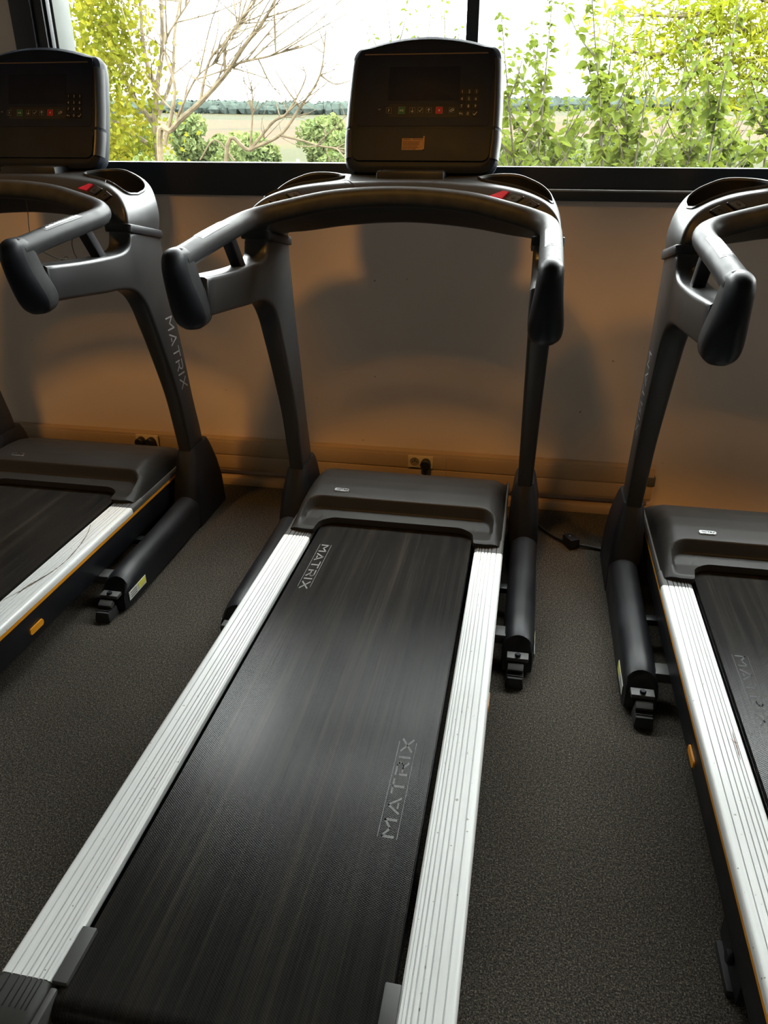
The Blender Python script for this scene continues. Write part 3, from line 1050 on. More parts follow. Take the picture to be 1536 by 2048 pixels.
def build_handlebar(T):
    half = [(.4125, -.430, 1.128), (.4125, -.25, 1.1465), (.4125, -.10, 1.159), (.410, -.03, 1.165), (.398, .022, 1.172), (.366, .060, 1.181), (.310, .084, 1.194), (.205, .113, 1.215), (.10, .130, 1.225), (0, .135, 1.228)]
    full = half + [(-x, y, z) for x, y, z in half[:-1][::-1]]
    path = catmull(full, 6)
    hb = tube('handlebar', path, .0272, 'grip_rubber', T, 20, 60)
    for s in (1, -1):
        # sensor plate on top of the grip
        rows = []
        for y in np.linspace(-.315, -.135, 7):
            zc = np.interp(y, [-.405, -.25, -.10], [1.130, 1.1465, 1.159])
            rows.append([(s * .4125 + .0281 * math.sin(a), y, zc + .0281 * math.cos(a)) for a in np.linspace(-.62, .62, 7)])
        v = [p for r in rows for p in r]
        f = [(i * 7 + j, i * 7 + j + 1, (i + 1) * 7 + j + 1, (i + 1) * 7 + j) for i in range(6) for j in range(6)]
        mesh_obj('sensor_frame', v, f, 'black_plastic', hb)
        rows = []
        for y in np.linspace(-.305, -.145, 7):
            zc = np.interp(y, [-.405, -.25, -.10], [1.130, 1.1465, 1.159])
            rows.append([(s * .4125 + .0288 * math.sin(a), y, zc + .0288 * math.cos(a)) for a in np.linspace(-.42, .42, 7)])
        v = [p for r in rows for p in r]
        mesh_obj('pulse_sensor', v, f, 'steel', hb)
        # post between grip and arm
        rings = [[(s * .4125 + a, -.118 + (1.145 - z) * .75 + b, z) for a, b in rrect(.015, .019, .004, 3)] for z in (1.145, 1.050)]
        loft('grip_post', rings, 'black_plastic', hb)
        # end piece: grey shoulder at the back, glossy black cap in front
        lev = [(1.1575, .004, -.420, -.395), (1.1560, .0115, -.432, -.390), (1.1500, .0195, -.447, -.382), (1.140, .0248, -.457, -.372), (1.115, .0275, -.462, -.362), (1.08, .0305, -.453, -.348), (1.045, .035, -.438, -.330),
               (1.012, .0385, -.421, -.318), (.992, .0375, -.408, -.318), (.978, .032, -.396, -.325), (.968, .020, -.382, -.338)]
        lev = [tuple(q) for q in catmull(lev, 4)]
        fr, bk = [], []
        for z, hw, ya, yb in lev:
            n = 18
            yc = ya + (yb - ya) * .46
            ya, yb, yc = ya - .025, yb - .025, yc - .025
            F = [(s * .4125 + hw * math.cos(a), yc - (yc - ya) * math.sin(a), z) for a in [math.pi * k / n for k in range(n + 1)]]
            fr.append(F)
            bk.append([F[-1]] + [(s * .4125 - hw * .99, yb - .01, z), (s * .4125 - hw * .86, yb, z), (s * .4125 + hw * .86, yb, z), (s * .4125 + hw * .99, yb - .01, z)] + [F[0]])
        def half_loft(name, R, mat):
            n = len(R[0])
            v = [p for r in R for p in r]
            f = [(i * n + j, i * n + j + 1, (i + 1) * n + j + 1, (i + 1) * n + j) for i in range(len(R) - 1) for j in range(n - 1)]
            f += [tuple(range(n)), tuple((len(R) - 1) * n + j for j in range(n))]
            f += [((i) * n, (i) * n + n - 1, (i + 1) * n + n - 1, (i + 1) * n) for i in range(len(R) - 1)]
            return mesh_obj(name, v, f, mat, hb, 62)
        half_loft('end_cap', fr, 'black_gloss')
        half_loft('end_shoulder', bk, 'grip_rubber')
    return hb

CA = math.radians(20)
CO = np.array([0, .372, 1.275])
def cpt(s, t, n=0.0):
    """console plane: s across, t up the face, n towards the user"""
    return tuple(CO + np.array([s, t * math.sin(CA) - n * math.cos(CA), t * math.cos(CA) + n * math.sin(CA)]))
def outline(k=1.0, inset_=0.0, t0=0.0, t1=.397):
    right = []
    hw = lambda t: np.interp(t, [0, .1, .2, .30, .36], [.229, .235, .2335, .228, .222]) - inset_
    tb, tt = t0 + inset_, t1 - inset_
    rb = .045
    for a in np.linspace(-90, 0, 7):
        right.append((hw(tb + rb) - rb + rb * math.cos(math.radians(a)), tb + rb + rb * math.sin(math.radians(a))))
    for t in np.linspace(tb + rb + .03, .322 - inset_ * .5, 7):
        right.append((hw(t), t))
    # rounded shoulder, then the shallow arch of the top
    xs = hw(.33) - .030
    for a in np.linspace(15, 72, 5):
        right.append((xs + .030 * math.cos(math.radians(a)),   .331 - inset_ * .6 + .034 * math.sin(math.radians(a))))
    yb = right[-1][1]
    for x in np.linspace(xs * .93, 0, 8):
        right.append((x, yb + (tt - yb) * (1 - (x / xs) ** 2)))
    left = [(-x, t) for x, t in right[:-1][::-1]]
    return right + left
def build_console(T):
    o0 = outline(inset_=.024)
    rings = []
    for ins, n in ((.024, .0), (.017, -.001), (.006, -.010), (0, -.026), (.002, -.050), (.012, -.074), (.035, -.088)):
        rings.append([cpt(a, b, n) for a, b in outline(inset_=ins)])
    c = loft('console', rings, 'console_shell', T, True, True, 30)
    # side pods (slightly lighter strips down both flanks)
    for s in (1, -1):
        v, f = [], []
        for t in np.linspace(.135, .325, 8):
            hw = float(np.interp(t, [0, .1, .2, .30, .36], [.229, .235, .2335, .228, .222]))
            v += [cpt(s * (hw - .0235), t, .0015), cpt(s * (hw - .0165), t, .0012), cpt(s * (hw - .005), t, -.0085), cpt(s * (hw + .001), t, -.025)]
        for i in range(7):
            for j in range(3):
                f.append((i * 4 + j, i * 4 + j + 1, (i + 1) * 4 + j + 1, (i + 1) * 4 + j))
        mesh_obj('side_strip', v, f, 'charcoal', c)
        v, f = [], []
        for t in np.linspace(.045, .125, 5):
            hw = float(np.interp(t, [0, .1, .2, .30, .36], [.229, .235, .2335, .228, .222]))
            w = .018 * (1 if t < .09 else 1 - (t - .09) * 6)
            v += [cpt(s * (hw - .0235), t, .004), cpt(s * (hw - .0155), t, .0035), cpt(s * (hw - .002), t, -.008), cpt(s * (hw + .0025), t, -.026)]
        for i in range(4):
            for j in range(3):
                f.append((i * 4 + j, i * 4 + j + 1, (i + 1) * 4 + j + 1, (i + 1) * 4 + j))
        mesh_obj('corner_panel', v, f, 'charcoal', c)
    def plate(name, pts, n0, n1, mat, par=c, ins=.985):
        cx = sum(p[0] for p in pts) / len(pts)
        cy = sum(p[1] for p in pts) / len(pts)
        return loft(name, [[cpt(a, b, n0) for a, b in pts], [cpt(a, b, n1 - .0004) for a, b in pts], [cpt(cx + (a - cx) * ins, cy + (b - cy) * ins, n1) for a, b in pts]], mat, par, True, True, 30)
    R = lambda s0, s1, t0, t1, r=.006: rrect((s1 - s0) / 2, (t1 - t0) / 2, r, 4, (s0 + s1) / 2, (t0 + t1) / 2)
    plate('face_panel', R(-.198, .198, .136, .352, .010), -.002, .0018, 'face_film')
    plate('accent_line', R(-.184, .182, .3365, .3395, .0013), .0015, .0024, 'gold_trim')
    plate('lower_cover', R(-.206, .206, .036, .129, .022), -.002, .007, 'console_shell', c, .965)
    plate('screen', R(-.106, .106, .208, .302, .004), .001, .0024, 'screen_glass')
    st = plate('key_strip', R(-.104, .106, .160, .198, .004), .001, .0022, 'strip_grey')
    chk = [[(-.0045, .0), (-.0015, -.0035), (.005, .0045)]]
    dn = [[(0, .005), (0, -.005)], [(-.004, -.001), (0, -.005), (.004, -.001)]]
    upi = [[(0, -.005), (0, .005)], [(-.004, .001), (0, .005), (.004, .001)]]
    sq = [[(-.002, 0), (.002, 0)], [(-.002, .002), (.002, .002)], [(-.002, -.002), (.002, -.002)]]
    play = [[(-.005, -.002), (-.005, .002), (-.002, 0), (-.005, -.002)], [(.001, -.003), (.001, .003)], [(.004, -.003), (.004, .003)]]
    fan = [[(-.006, -.002), (-.001, -.004), (.002, 0), (-.002, .003), (-.006, -.002)], [(0, .004), (.005, .004), (.006, 0), (.002, -.002)]]
    bt = [[(-.001, .004), (.0015, .001), (-.001, -.001), (-.001, -.004)]]
    dc = -.016
    for s, hw, mt, ic, nm in ((-.087, .0082, 'key_black', bt, 'setting_key'), (-.048, .0103, 'key_green', play, 'start_key'), (-.016, .0082, 'key_black', dn, 'down_key'), (.008, .0082, 'key_black', chk, 'confirm_key'),
                              (.033, .0082, 'key_black', upi, 'up_key'), (.064, .0103, 'key_red', sq, 'stop_key'), (.101, .0082, 'key_black', fan, 'fan_key')):
        s += dc + .002
        k = plate(nm, R(s - hw, s + hw, .179 - hw, .179 + hw, .0015), .002, .0042, mt, c)
        e = hw - .0005
        strokes('key_border', [[(-e, -e), (e, -e), (e, e), (-e, e), (-e, -e)]], .0009, lambda a, b, s=s: cpt(s + a, .179 + b, .0046), 'print_grey', k)
        strokes('key_icon', ic, .0013, lambda a, b, s=s: cpt(s + a, .179 + b, .0047), 'print_white', k)
    # keypad digits
    for r, rowt in enumerate((.231, .211, .1905, .170)):
        for q, ss in enumerate((.1145, .1350, .1555)):
            k = plate('number_key', R(ss - .0085, ss + .0085, rowt - .0085, rowt + .0085, .002), .0016, .0028, 'key_black', c)
            ch = ['123', '456', '789', '<0>'][r][q]
            if ch == '<':
                strokes('key_icon', [[(.004, -.003), (.004, .001), (-.004, .001)], [(-.002, .0035), (-.0045, .001), (-.002, -.0015)]], .0012, lambda a, b: cpt(ss + a, rowt + b, .0033), 'print_white', k)
            elif ch == '>':
                strokes('key_icon', [[(-.005, -.0005), (-.0015, -.004), (.0055, .0045)]], .0018, lambda a, b: cpt(ss + a, rowt + b, .0033), 'print_white', k)
            else:
                cu = bpy.data.curves.new('digit', 'FONT')
                cu.body = ch
                cu.size = .0118
                cu.align_x = 'CENTER'
                cu.align_y = 'CENTER'
                to = bpy.data.objects.new('digit', cu)
                COL.objects.link(to)
                dg = bpy.context.evaluated_depsgraph_get()
                me = bpy.data.meshes.new_from_object(to.evaluated_get(dg))
                bpy.data.objects.remove(to)
                for vv in me.vertices:
                    vv.co = Vector(cpt(ss + vv.co.x, rowt + vv.co.y, .0033))
                me.materials.clear()
                me.materials.append(MATS['print_white'])
                link(bpy.data.objects.new('digit_' + ch, me), k)
    strokes('small_mark', [[(-.0035, .001), (.0035, .001)], [(-.002, -.001), (.002, -.001)]], .0018, lambda a, b: cpt(-.130 + a, .183 + b, .0021), 'print_grey', c)
    return c, plate, R

def build_sticker(c, plate, R):
    k = plate('warning_sticker', R(-.055, .010, .066, .099, .001), .0068, .0076, 'sticker_tan', c, .995)
    plate('curled_edge', R(.009, .0135, .066, .104, .001), .0068, .0125, 'sticker_tan', k)
    for t, a, b in ((.0955, -.050, -.030), (.0955, -.022, .006), (.089, -.052, .000), (.085, -.052, -.004), (.081, -.052, -.003), (.077, -.052, -.008), (.073, -.052, -.005), (.069, -.052, -.012)):
        strokes('printed_line', [[(a, t), (b, t)]], .0016, lambda x, y: cpt(x, y, .0079), 'sticker_dark', k)

T0 = empty('treadmill', (-0.375, 2.112, 0))
belt0 = build_deck(T0)
build_hood(T0)
build_base(T0)
for s in (1, -1):
    build_upright(T0, s)
build_bridge(T0)
build_handlebar(T0)
con0, plate_, R_ = build_console(T0)
TL = copy_tree(T0)
TL.location = (-1.66, 2.20, 0)
TRr = copy_tree(T0)
TRr.location = (0.796, 2.013, 0)
tag(T0, 'middle treadmill, whole, with worn black belt and silver foot rails facing the window', 'treadmill', 'treadmills in a row at the window')
tag(TL, 'treadmill at the left picture edge, its right handle and shoulder in the light', 'treadmill', 'treadmills in a row at the window')
tag(TRr, 'treadmill at the right picture edge with a bright orange side stripe', 'treadmill', 'treadmills in a row at the window')
def child(o, stem):
    return [c for c in o.children if c.name.split('.')[0] == stem][0]
build_sticker(con0, plate_, R_)
con0.location.x = .015                       # the consoles sit a little askew on their masts
child(TRr, 'console').location.x = .048
child(TL, 'console').location.x = -.014
belt_print(belt0, -.2035, -.035, -1, .262, 'belt_print')
belt_print(belt0, .1935, -1.110, 1, .262, 'belt_print')
bR = child(TRr, 'running_belt')
belt_print(bR, -.2035, -.305, -1, .262, 'belt_print_worn')

# safety cord of the left treadmill
TLc = lambda pts: [(a, b, c) for a, b, c in pts]
cordL = TLc([(.325, .205, 1.252), (.330, .175, 1.232), (.325, .15, 1.205), (.30, .10, 1.155), (.28, .04, 1.10), (.30, .0, 1.065), (.325, -.03, 1.05), (.318, -.05, 1.040), (.300, -.06, 1.036), (.288, -.05, 1.046), (.296, -.04, 1.056), (.31, -.055, 1.052), (.29, -.09, 1.062), (.24, -.10, 1.095), (.18, -.02, 1.13), (.12, .08, 1.18), (.06, .165, 1.235), (.02, .20, 1.25)])
tube('safety_cord', catmull(cordL, 8), .0013, 'cord_black', TL, 6)
tube('safety_cord', catmull([(-.19, .245, 1.262), (-.165, .215, 1.263), (-.145, .20, 1.252), (-.13, .19, 1.235)], 8), .0014, 'cord_black', T0, 6)

# floor cord with connector between the middle and right machines
fc = tag(empty('floor_cord', (.22, 2.63, 0)), 'black power cord with inline connector on the carpet between middle and right treadmills', 'cord')
pth = catmull([(-.17, .16, .02), (-.12, .10, .012), (-.06, .02, .008), (0.0, -.03, .012), (.07, -.04, .008), (.15, -.06, .006), (.20, -.09, .006), (.28, -.10, .006)], 8)
tube('cord', pth, .0055, 'cord_black', fc, 8)
cb = box('connector', (.002, -.032, .022), (.040, .062, .040), 'black_plastic', fc, .008, 2, (0, 0, .5))
cyl('screw', (-.004, -.03, .041), (-.004, -.03, .0435), .004, 'steel', cb, 10)

# dried stain on the left machine's rail, rust flecks on the right machine's rail
def smear(parent, pts, w, mat, name):
    P = catmull([(x, y, 0) for x, y in pts], 8)
    v, f = [], []
    for i, p in enumerate(P):
        t = P[min(i + 1, len(P) - 1)] - P[max(i - 1, 0)]
        t /= np.linalg.norm(t)
        n = np.array([-t[1], t[0], 0])
        ww = w * (.35 + .65 * math.sin(math.pi * i / (len(P) - 1))) * rng.uniform(.5, 1.3)
        for q in (-1, 1):
            v.append((*(p + n * ww * q)[:2], .2131))
    f = [(2 * i, 2 * i + 1, 2 * i + 3, 2 * i + 2) for i in range(len(P) - 1)]
    return mesh_obj(name, v, f, mat, parent, None)
railL = [c for c in TL.children if c.name.startswith('foot_rail') and c.data.vertices[0].co.x > 0][0]
smear(railL, [(.278, -.142), (.297, -.19), (.311, -.24), (.323, -.307), (.3295, -.38), (.325, -.44), (.315, -.489), (.301, -.545), (.287, -.58), (.274, -.619)], .0020, 'grime_and_well', 'dried_stain')
smear(railL, [(.321, -.46), (.309, -.505), (.300, -.535), (.296, -.575)], .0036, 'grime_and_well', 'dried_stain')
railR = [c for c in TRr.children if c.name.startswith('foot_rail') and c.data.vertices[0].co.x < 0][0]
smear(railR, [(-.2845, -.60), (-.2850, -.65), (-.2855, -.69)], .0011, 'rust', 'rust_streak')
smear(railR, [(-.2935, -.628), (-.2845, -.640), (-.2800, -.636)], .0010, 'rust', 'rust_streak')

# ------------------------------------------------------------------ outside: land, wood, valley trees, house
def land_z(x, y):
    return np.interp(y, [3, 6, 20, 60, 110, 200, 320, 480, 640, 780, 950, 1200, 3000], [-.55, -.9, -4.5, -11.5, -14, -12.0, -7.0, -1.0, 7.0, 13.0, 20.0, 27.0, 40.0]) + .002 * x * min(1, y / 400) + 1.5 * math.sin(x * .012 + 1) * min(1, y / 300)
ys = [3.1, 4, 6, 9, 14, 20, 30, 45, 60, 80, 110, 150, 200, 260, 320, 400, 480, 560, 640, 700, 780, 860, 950, 1080, 1200, 1800, 3000]
v, f = [], []
NX = 41
for y in ys:
    for i in range(NX):
        x = (i / (NX - 1) - .5) * (14 + y * 3.0)
        v.append((x, y, float(land_z(x, y))))
for j in range(len(ys) - 1):
    for i in range(NX - 1):
        f.append((j * NX + i, j * NX + i + 1, (j + 1) * NX + i + 1, (j + 1) * NX + i))
tag(mesh_obj('hillside', v, f, 'farmland', None, 60), kind='structure')

def blob(cx, cy, cz, rx, rz, n_lat=5, n_lon=8, jit=.22):
    V, F = [], []
    for a in range(n_lat + 1):
        th = math.pi * a / n_lat
        for b in range(n_lon):
            ph = 2 * math.pi * b / n_lon
            k = 1 + rng.uniform(-jit, jit)
            V.append((cx + rx * k * math.sin(th) * math.cos(ph), cy + rx * k * math.sin(th) * math.sin(ph), cz + rz * k * math.cos(th)))
    for a in range(n_lat):
        for b in range(n_lon):
            F.append((a * n_lon + b, a * n_lon + (b + 1) % n_lon, (a + 1) * n_lon + (b + 1) % n_lon, (a + 1) * n_lon + b))
    return V, F
# distant wood: far too many trees to count
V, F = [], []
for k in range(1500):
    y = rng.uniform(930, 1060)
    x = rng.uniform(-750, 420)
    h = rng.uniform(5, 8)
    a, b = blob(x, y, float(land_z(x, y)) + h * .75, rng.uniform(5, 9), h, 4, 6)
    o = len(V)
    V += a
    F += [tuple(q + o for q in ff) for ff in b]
tag(mesh_obj('distant_wood', V, F, 'leaf_wood_hazed', None, None), 'haze-tinted blue green wood along the far ridge beyond the fields', 'wood', kind='stuff')

def leaf_cloud(n, size, pos, normal_up=.3, aspect=1.6, fold=.2):
    """n small two-triangle leaves at pos(k)"""
    V, F = [], []
    for k in range(n):
        p = np.array(pos(k))
        d = rng.normal(size=3)
        d /= np.linalg.norm(d)
        u = np.cross(d, rng.normal(size=3))
        u /= np.linalg.norm(u)
        w = np.cross(d, u)
        s = size * rng.uniform(.6, 1.3)
        o = len(V)
        V += [tuple(p - u * s * aspect / 2), tuple(p + w * s / 2 + d * s * fold), tuple(p + u * s * aspect / 2), tuple(p - w * s / 2 + d * s * fold)]
        F += [(o, o + 1, o + 2), (o, o + 2, o + 3)]
    return V, F
def crown_pos(rx, rz, cz, lumps=9):
    C = [(rng.uniform(-.62, .62) * rx, rng.uniform(-.62, .62) * rx, cz + rng.uniform(-.6, .75) * rz, rng.uniform(.32, .52) * rx) for _ in range(lumps)]
    def pos(k):
        c = C[int(rng.integers(len(C)))]
        d = rng.normal(size=3)
        d /= np.linalg.norm(d)
        r = c[3] * rng.uniform(.75, 1.05)
        return (c[0] + d[0] * r, c[1] + d[1] * r, c[2] + d[2] * r)
    return pos
protos = []
for k in range(3):
    rx, rz = (4.5, 5.0, 3.6)[k], (4.0, 5.5, 4.2)[k]
    Vv, Ff = leaf_cloud(2600, .62, crown_pos(rx, rz, 6.5, 14))
    m1 = mesh_obj('crown', Vv, Ff, 'leaf_valley', None, None)
    m2 = tube('trunk', [(0, 0, -1), (.1, 0, 3), (0, .1, 7.5)], [.4, .3, .12], 'bark', None, 8)
    protos.append((m1, m2))
spots = [(-52, 150, 1.0), (-33, 150, 1.15), (-25, 138, 1.0), (-17, 150, 1.1), (-62, 165, 1.1), (-9, 140, .85), (-71, 150, .9), (-47, 185, 1.15), (-36, 190, 1.0), (-21, 185, 1.25), (-80, 190, 1.2), (-100, 200, 1.2), (-6, 176, 1.0), (2, 160, 1.0), (-58, 122, .8), (14, 170, 1.1), (26, 150, 1.0), (-49, 112, .8), (-35, 128, .75), (-22, 118, .85), (-66, 135, .95), (-84, 160, 1.0), (-14, 112, .7), (-55, 210, 1.2), (-29, 215, 1.2)]
used = set()
for k, (x, y, s) in enumerate(spots):
    c, t = protos[k % 3]
    e = empty('valley_tree', (x, y, float(land_z(x, y)) + (0)))
    for src in (c, t):
        o = src if (k < 3) else src.copy()
        if k >= 3:
            COL.objects.link(o)
        o.parent = e
    s *= 1.2
    e.scale = (s, s, s * rng.uniform(.9, 1.1))
    e.rotation_euler = (0, 0, rng.uniform(0, 6))
    tag(e, 'rounded green tree in the valley below the fields', 'tree', 'trees in the valley')
# farmhouse in the valley
hx, hy = -52.7, 170
hz = float(land_z(hx, hy))
H = tag(empty('farmhouse', (hx, hy, hz)), 'small farmhouse with grey roof among the valley trees', 'house')
RZ = 7.4
box('walls', (0, 0, RZ / 2 - .8), (7.5, 5, RZ - 1.2), 'house_wall', H)
extr('roof', [(-3.0, RZ - 1.6), (0, RZ + .5), (3.0, RZ - 1.6), (3.0, RZ - 1.9), (0, RZ + .2), (-3.0, RZ - 1.9)], -4.2, 4.2, 'roof_tile', H, 'x')
box('chimney', (2.4, .6, RZ + .3), (.6, .6, 1.6), 'roof_tile', H)
for wx in (-2.2, 0, 2.2):
    box('window', (wx, -2.52, RZ - 3.2), (.9, .06, 1.2), 'screen_glass', H)

# ------------------------------------------------------------------ near vegetation
def big_leaf():
    """ovate leaf, base at origin, tip along +x, folded along the midrib"""
    prof = [(0, 0), (.12, .20), (.34, .34), (.58, .31), (.82, .15), (1.0, 0)]
    V = [(x, 0, -.10 * math.sin(math.pi * x) - .10 * x * x) for x, _ in prof]
    n = len(prof)
    for sgn in (1, -1):
        for x, w in prof[1:-1]:
            V.append((x, sgn * w, .13 * w / .34 - .10 * x * x))
    F = []
    for base, flip in ((n, False), (n + n - 2, True)):
        L = [0] + [base + k for k in range(n - 2)] + [n - 1]
        for k in range(n - 1):
            a, b, c, d = k, k + 1, L[k + 1], L[k]
            q = []
            for i in (a, b, c, d):
                if i not in q:
                    q.append(i)
            F.append(tuple(q if not flip else q[::-1]))
    return V, F
LV, LF = big_leaf()
leaf_me = bpy.data.meshes.new('leaf')
leaf_me.from_pydata(LV, [], LF)
leaf_me.materials.append(MATS['leaf_sapling'])
finish(leaf_me, 60)
def wpt(px, py, y):
    """world point on the plane y=const along a viewing direction given in the 1536x2048 frame (used to site the plants)"""
    d = rt * ((px - 768) / FPX) - up * ((py - 1024) / FPX) + fw
    return np.array(CAM) + np.array(d) * (y - CAM[1]) / d.y
def sapling(base, top, nleaf, size, label, bend=.06, side=2, grp='leafy saplings outside the right pane'):
    base, top = np.array(base, float), np.array(top, float)
    e = tag(empty('leafy_sapling', tuple(base)), label, 'sapling', grp)
    mid = (base + top) / 2 + rng.normal(size=3) * bend * np.array([1, .6, .2])
    P = catmull([base - base, mid - base, top - base], 14)
    tube('stem', P, [.012 * (1 - .8 * i / (len(P) - 1)) for i in range(len(P))], 'stem_green', e, 6)
    shoots = [P]
    for q in range(side):
        i0 = int(len(P) * rng.uniform(.30, .82))
        a = P[i0]
        L = max(.25, np.linalg.norm(P[-1] - a) * rng.uniform(.45, .75))
        d = (P[-1] - a) / np.linalg.norm(P[-1] - a) + np.array([rng.choice([-1, 1]) * rng.uniform(.35, .95), rng.uniform(-.4, .4), 0])
        d /= np.linalg.norm(d)
        Q = catmull([a, a + d * L * .5, a + d * L + np.array([0, 0, .05])], 8)
        tube('side_shoot', Q, [.006 * (1 - .8 * i / (len(Q) - 1)) for i in range(len(Q))], 'stem_green', e, 5)
        shoots.append(Q)
    for k in range(nleaf):
        Q = shoots[0] if rng.uniform() < .52 or len(shoots) == 1 else shoots[int(rng.integers(1, len(shoots)))]
        t = rng.uniform(.25 if Q is P else .05, 1.0)
        x = t * (len(Q) - 1)
        i = min(len(Q) - 2, int(x))
        p = Q[i] + (Q[i + 1] - Q[i]) * (x - i)
        az = rng.uniform(0, 2 * math.pi)
        o = bpy.data.objects.new('leaf', leaf_me)
        COL.objects.link(o)
        o.parent = e
        s = size * rng.uniform(.65, 1.2) * (1.0 if t < .85 else .7)
        o.location = tuple(p + np.array([math.cos(az), math.sin(az), 0]) * .008)
        o.rotation_euler = (rng.uniform(-.9, .9), rng.uniform(-.25, .95), az)
        o.scale = (s, s, s)
LB = 'leafy green sapling stem growing close outside the right pane'
stems = [  # (px base, px top, row top, distance, leaves, leaf size)
    (1052, 1002, 20, 4.3, 40, .075), (1075, 1108, -40, 4.5, 70, .075), (1177, 1181, -60, 4.2, 60, .080), (1170, 1246, 95, 4.4, 44, .078),
    (1120, 1080, 110, 4.6, 60, .075), (1235, 1300, 150, 4.3, 46, .078), (1496, 1490, -50, 4.2, 54, .080), (1400, 1370, 40, 4.7, 54, .075),
    (1290, 1260, 200, 4.9, 60, .072), (1345, 1390, 180, 4.5, 60, .078), (1440, 1450, 150, 4.9, 60, .075), (1530, 1560, 60, 4.4, 50, .078),
    (1030, 1045, 170, 5.0, 50, .070), (1150, 1140, 190, 5.2, 60, .072), (1210, 1225, 215, 5.0, 60, .072), (1470, 1510, 205, 5.3, 60, .072), (1100, 1035, 215, 5.4, 50, .07), (1090, 1062, 40, 4.8, 64, .075), (1215, 1235, 10, 4.6, 64, .078), (1320, 1330, 225, 5.5, 56, .07)]
SPECIAL = {2: 'tall straight leafy sapling standing a hand to the right of the middle console', 6: 'tall leafy sapling near the right picture edge above the right treadmill',
           0: 'sapling with sparse leaves rising right beside the middle console', 3: 'sapling leaning right from beside the tall straight one'}
for si, (bx, tx, ty, yd, nl, sz) in enumerate(stems):
    top = wpt(tx, ty, yd)
    bs = wpt(bx, 335, yd)
    gz = float(land_z(bs[0], yd))
    bs = np.array([bs[0] + rng.uniform(-.1, .1), yd, max(gz, bs[2] - 1.1)])
    sapling(bs, top, min(290, int(nl * 4.6)), sz * .72, SPECIAL.get(si, LB), .06, 6)
for bx, tx, ty, yd in ((800, 770, -30, 4.6), (835, 870, -30, 4.9), (905, 890, -20, 4.6), (930, 925, 15, 5.0)):
    top = wpt(tx, ty, yd)
    bs = wpt(bx, 300, yd)
    bs[2] -= 1.0
    sapling(bs, top, 90, .034, 'thin small-leaved sapling rising behind the middle console', .08, 3, 'saplings behind the middle console')

def branch_tree(name, mat, limbs, parent, r0=.03):
    for k, (pts, ra, rb) in enumerate(limbs):
        P = catmull(pts, 6)
        tube(name, P, list(np.linspace(ra, rb, len(P))), mat, parent, 7)
def twigs(parent, P, n, L, r, mat, depth=0, spread=.9, up_=.25):
    for k in range(n):
        i = int(rng.uniform(.15, .98) * (len(P) - 1))
        a = np.array(P[i])
        tg = np.array(P[min(i + 1, len(P) - 1)]) - np.array(P[max(0, i - 1)])
        tg /= np.linalg.norm(tg) + 1e-9
        d = tg + rng.normal(size=3) * spread * np.array([1, .7, 1]) + np.array([0, 0, up_])
        d /= np.linalg.norm(d)
        l = L * rng.uniform(.45, 1.2)
        Q = catmull([a, a + d * l * .5 + rng.normal(size=3) * l * .06, a + d * l + np.array([0, 0, .08 * l]) + rng.normal(size=3) * l * .08], 5)
        tube('twig', Q, list(np.linspace(r, r * .3, len(Q))), mat, parent, 5)
        if depth > 0:
            twigs(parent, Q, 2, l * .5, r * .55, mat, depth - 1, spread, up_)
# left: bushy tree with small yellow green leaves and a pale trunk
yd = 6.0
g0 = wpt(318, 335, yd)
bt = tag(empty('birch_tree', (g0[0], yd, float(land_z(g0[0], yd)))), 'slim tree with small yellow green leaves beside the left window frame', 'tree')
O = np.array([g0[0], yd, float(land_z(g0[0], yd))])
def Lp(px, py, y=yd):
    return wpt(px, py, y) - O
limbs = [([(0, 0, 0), Lp(318, 330), Lp(312, 200), Lp(325, 90), Lp(318, -60)], .030, .012),
         ([Lp(316, 260), Lp(260, 180), Lp(215, 60), Lp(190, -80)], .022, .008),
         ([Lp(314, 300), Lp(240, 250), Lp(170, 190), Lp(120, 90)], .02, .007),
         ([Lp(320, 200), Lp(290, 110), Lp(280, 0), Lp(275, -90)], .02, .007),
         ([Lp(317, 230), Lp(345, 150), Lp(350, 60), Lp(372, -60)], .018, .006)]
branch_tree('limb', 'bark_pale', limbs, bt)
LC = []
for pts, ra, rb in limbs:
    LC.append(catmull(pts, 6))
for P in LC[1:]:
    twigs(bt, P, 5, .55, .006, 'bark_pale', 1)
cl = []
for k in range(64):
    px = rng.choice([rng.uniform(140, 255), rng.uniform(150, 340)])
    py = rng.uniform(-60, 335)
    if px > 260 and py < 150 and rng.uniform() < .65: continue
    cl.append((Lp(px, py, yd + rng.uniform(-.5, .5)), rng.uniform(.10, .22)))
def bpos(k):
    c, r = cl[int(rng.integers(len(cl)))]
    return c + rng.normal(size=3) * r * .75
Vv, Ff = leaf_cloud(5600, .034, bpos, aspect=1.35)
tag(mesh_obj('foliage', Vv, Ff, 'leaf_birch', bt, None), kind='stuff')
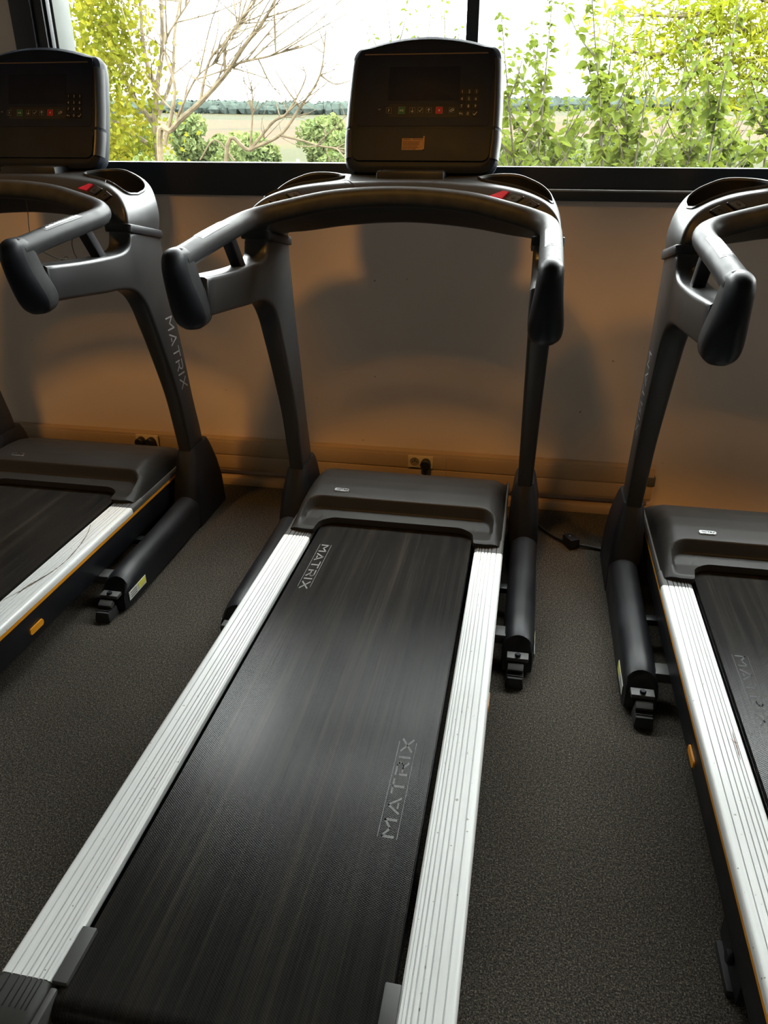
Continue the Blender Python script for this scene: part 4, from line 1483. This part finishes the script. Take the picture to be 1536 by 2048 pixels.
# bare dead branches reaching up to the right
yd = 5.0
g0 = wpt(330, 335, yd)
O = np.array([g0[0], yd, float(land_z(g0[0], yd))])
dt = tag(empty('bare_tree', tuple(O)), 'leafless tree whose pale crooked limb leans right across the left pane', 'tree')
limbs = [([(0, 0, 0), Lp(322, 330, yd), Lp(345, 258, yd), Lp(400, 205, yd), Lp(450, 150, yd), Lp(490, 90, yd), Lp(525, 45, yd), Lp(556, -10, yd)], .021, .008),
         ([Lp(430, 172, yd), Lp(470, 130, yd), Lp(540, 112, yd), Lp(605, 90, yd)], .010, .004),
         ([Lp(450, 150, yd), Lp(452, 90, yd), Lp(480, 40, yd), Lp(520, -10, yd)], .010, .004),
         ([Lp(400, 205, yd), Lp(420, 120, yd), Lp(470, 60, yd), Lp(500, -20, yd)], .010, .004),
         ([Lp(330, 290, yd), Lp(350, 180, yd), Lp(330, 90, yd), Lp(380, 0, yd)], .013, .005),
         ([Lp(345, 258, yd), Lp(390, 160, yd), Lp(440, 120, yd)], .009, .003)]
branch_tree('limb', 'bark_pale', limbs, dt)
for q, (pts, ra, rb) in enumerate(limbs):
    twigs(dt, catmull(pts, 6)[4:], 12 if q == 0 else 8, .55, .0055, 'bark_pale', 1, .7)
yd = 5.2
g0 = wpt(440, 345, yd)
O = np.array([g0[0], yd, float(land_z(g0[0], yd))])
d2 = tag(empty('bare_shrub', tuple(O)), 'leafless shrub with arching pale twigs left of the middle console', 'shrub')
limbs = [([(0, 0, 0), Lp(452, 335, yd), Lp(500, 300, yd), Lp(560, 270, yd), Lp(600, 215, yd), Lp(640, 150, yd), Lp(652, 60, yd)], .017, .004),
         ([Lp(500, 300, yd), Lp(545, 245, yd), Lp(575, 225, yd), Lp(610, 160, yd), Lp(605, 130, yd)], .011, .003),
         ([Lp(560, 270, yd), Lp(600, 280, yd), Lp(640, 292, yd), Lp(690, 298, yd)], .009, .004),
         ([Lp(500, 300, yd), Lp(505, 230, yd), Lp(503, 160, yd)], .008, .003),
         ([Lp(470, 322, yd), Lp(430, 280, yd), Lp(400, 320, yd)], .007, .004),
         ([Lp(600, 215, yd), Lp(575, 180, yd), Lp(550, 140, yd)], .007, .003),
         ([Lp(640, 150, yd), Lp(670, 168, yd), Lp(705, 160, yd)], .006, .003)]
branch_tree('limb', 'bark_pale', limbs, d2)
for pts, ra, rb in limbs[:4]:
    twigs(d2, catmull(pts, 6)[5:], 8, .34, .0042, 'bark_pale', 1, .8)
# right background: feathery yellow green tree hanging in from the right
yd = 7.2
g0 = wpt(1640, 335, yd)
O = np.array([g0[0], yd, float(land_z(g0[0], yd))])
wt = tag(empty('feathery_tree', tuple(O)), 'feathery yellow green tree hanging in from the right behind the saplings', 'tree')
limbs = [([(0, 0, 0), Lp(1640, 250, yd), Lp(1620, 60, yd), Lp(1600, -200, yd)], .09, .05),
         ([Lp(1625, 90, yd), Lp(1520, 60, yd), Lp(1420, 70, yd), Lp(1310, 110, yd), Lp(1220, 90, yd)], .03, .007),
         ([Lp(1620, 40, yd), Lp(1500, -10, yd), Lp(1400, 30, yd), Lp(1280, 30, yd)], .03, .007),
         ([Lp(1630, 160, yd), Lp(1540, 120, yd), Lp(1450, 125, yd), Lp(1340, 125, yd)], .028, .006),
         ([Lp(1635, 220, yd), Lp(1550, 170, yd), Lp(1480, 150, yd), Lp(1420, 180, yd)], .025, .006)]
branch_tree('limb', 'bark_pale', limbs, wt)
cl = []
for pts, ra, rb in limbs[1:]:
    P = catmull(pts, 8)
    twigs(wt, P, 9, .8, .006, 'bark_pale', 1, .8, -.05)
    for p in P[3:]:
        cl.append((p, .16))
for k in range(46):
    cl.append((Lp(rng.uniform(1210, 1560), rng.uniform(-70, 130) + rng.uniform(0, 90), yd + rng.uniform(-.6, .9)), rng.uniform(.10, .22)))
def wpos(k):
    c, r = cl[int(rng.integers(len(cl)))]
    return c + rng.normal(size=3) * r
Vv, Ff = leaf_cloud(5200, .020, wpos, aspect=4.6)
tag(mesh_obj('foliage', Vv, Ff, 'leaf_willow', wt, None), kind='stuff')
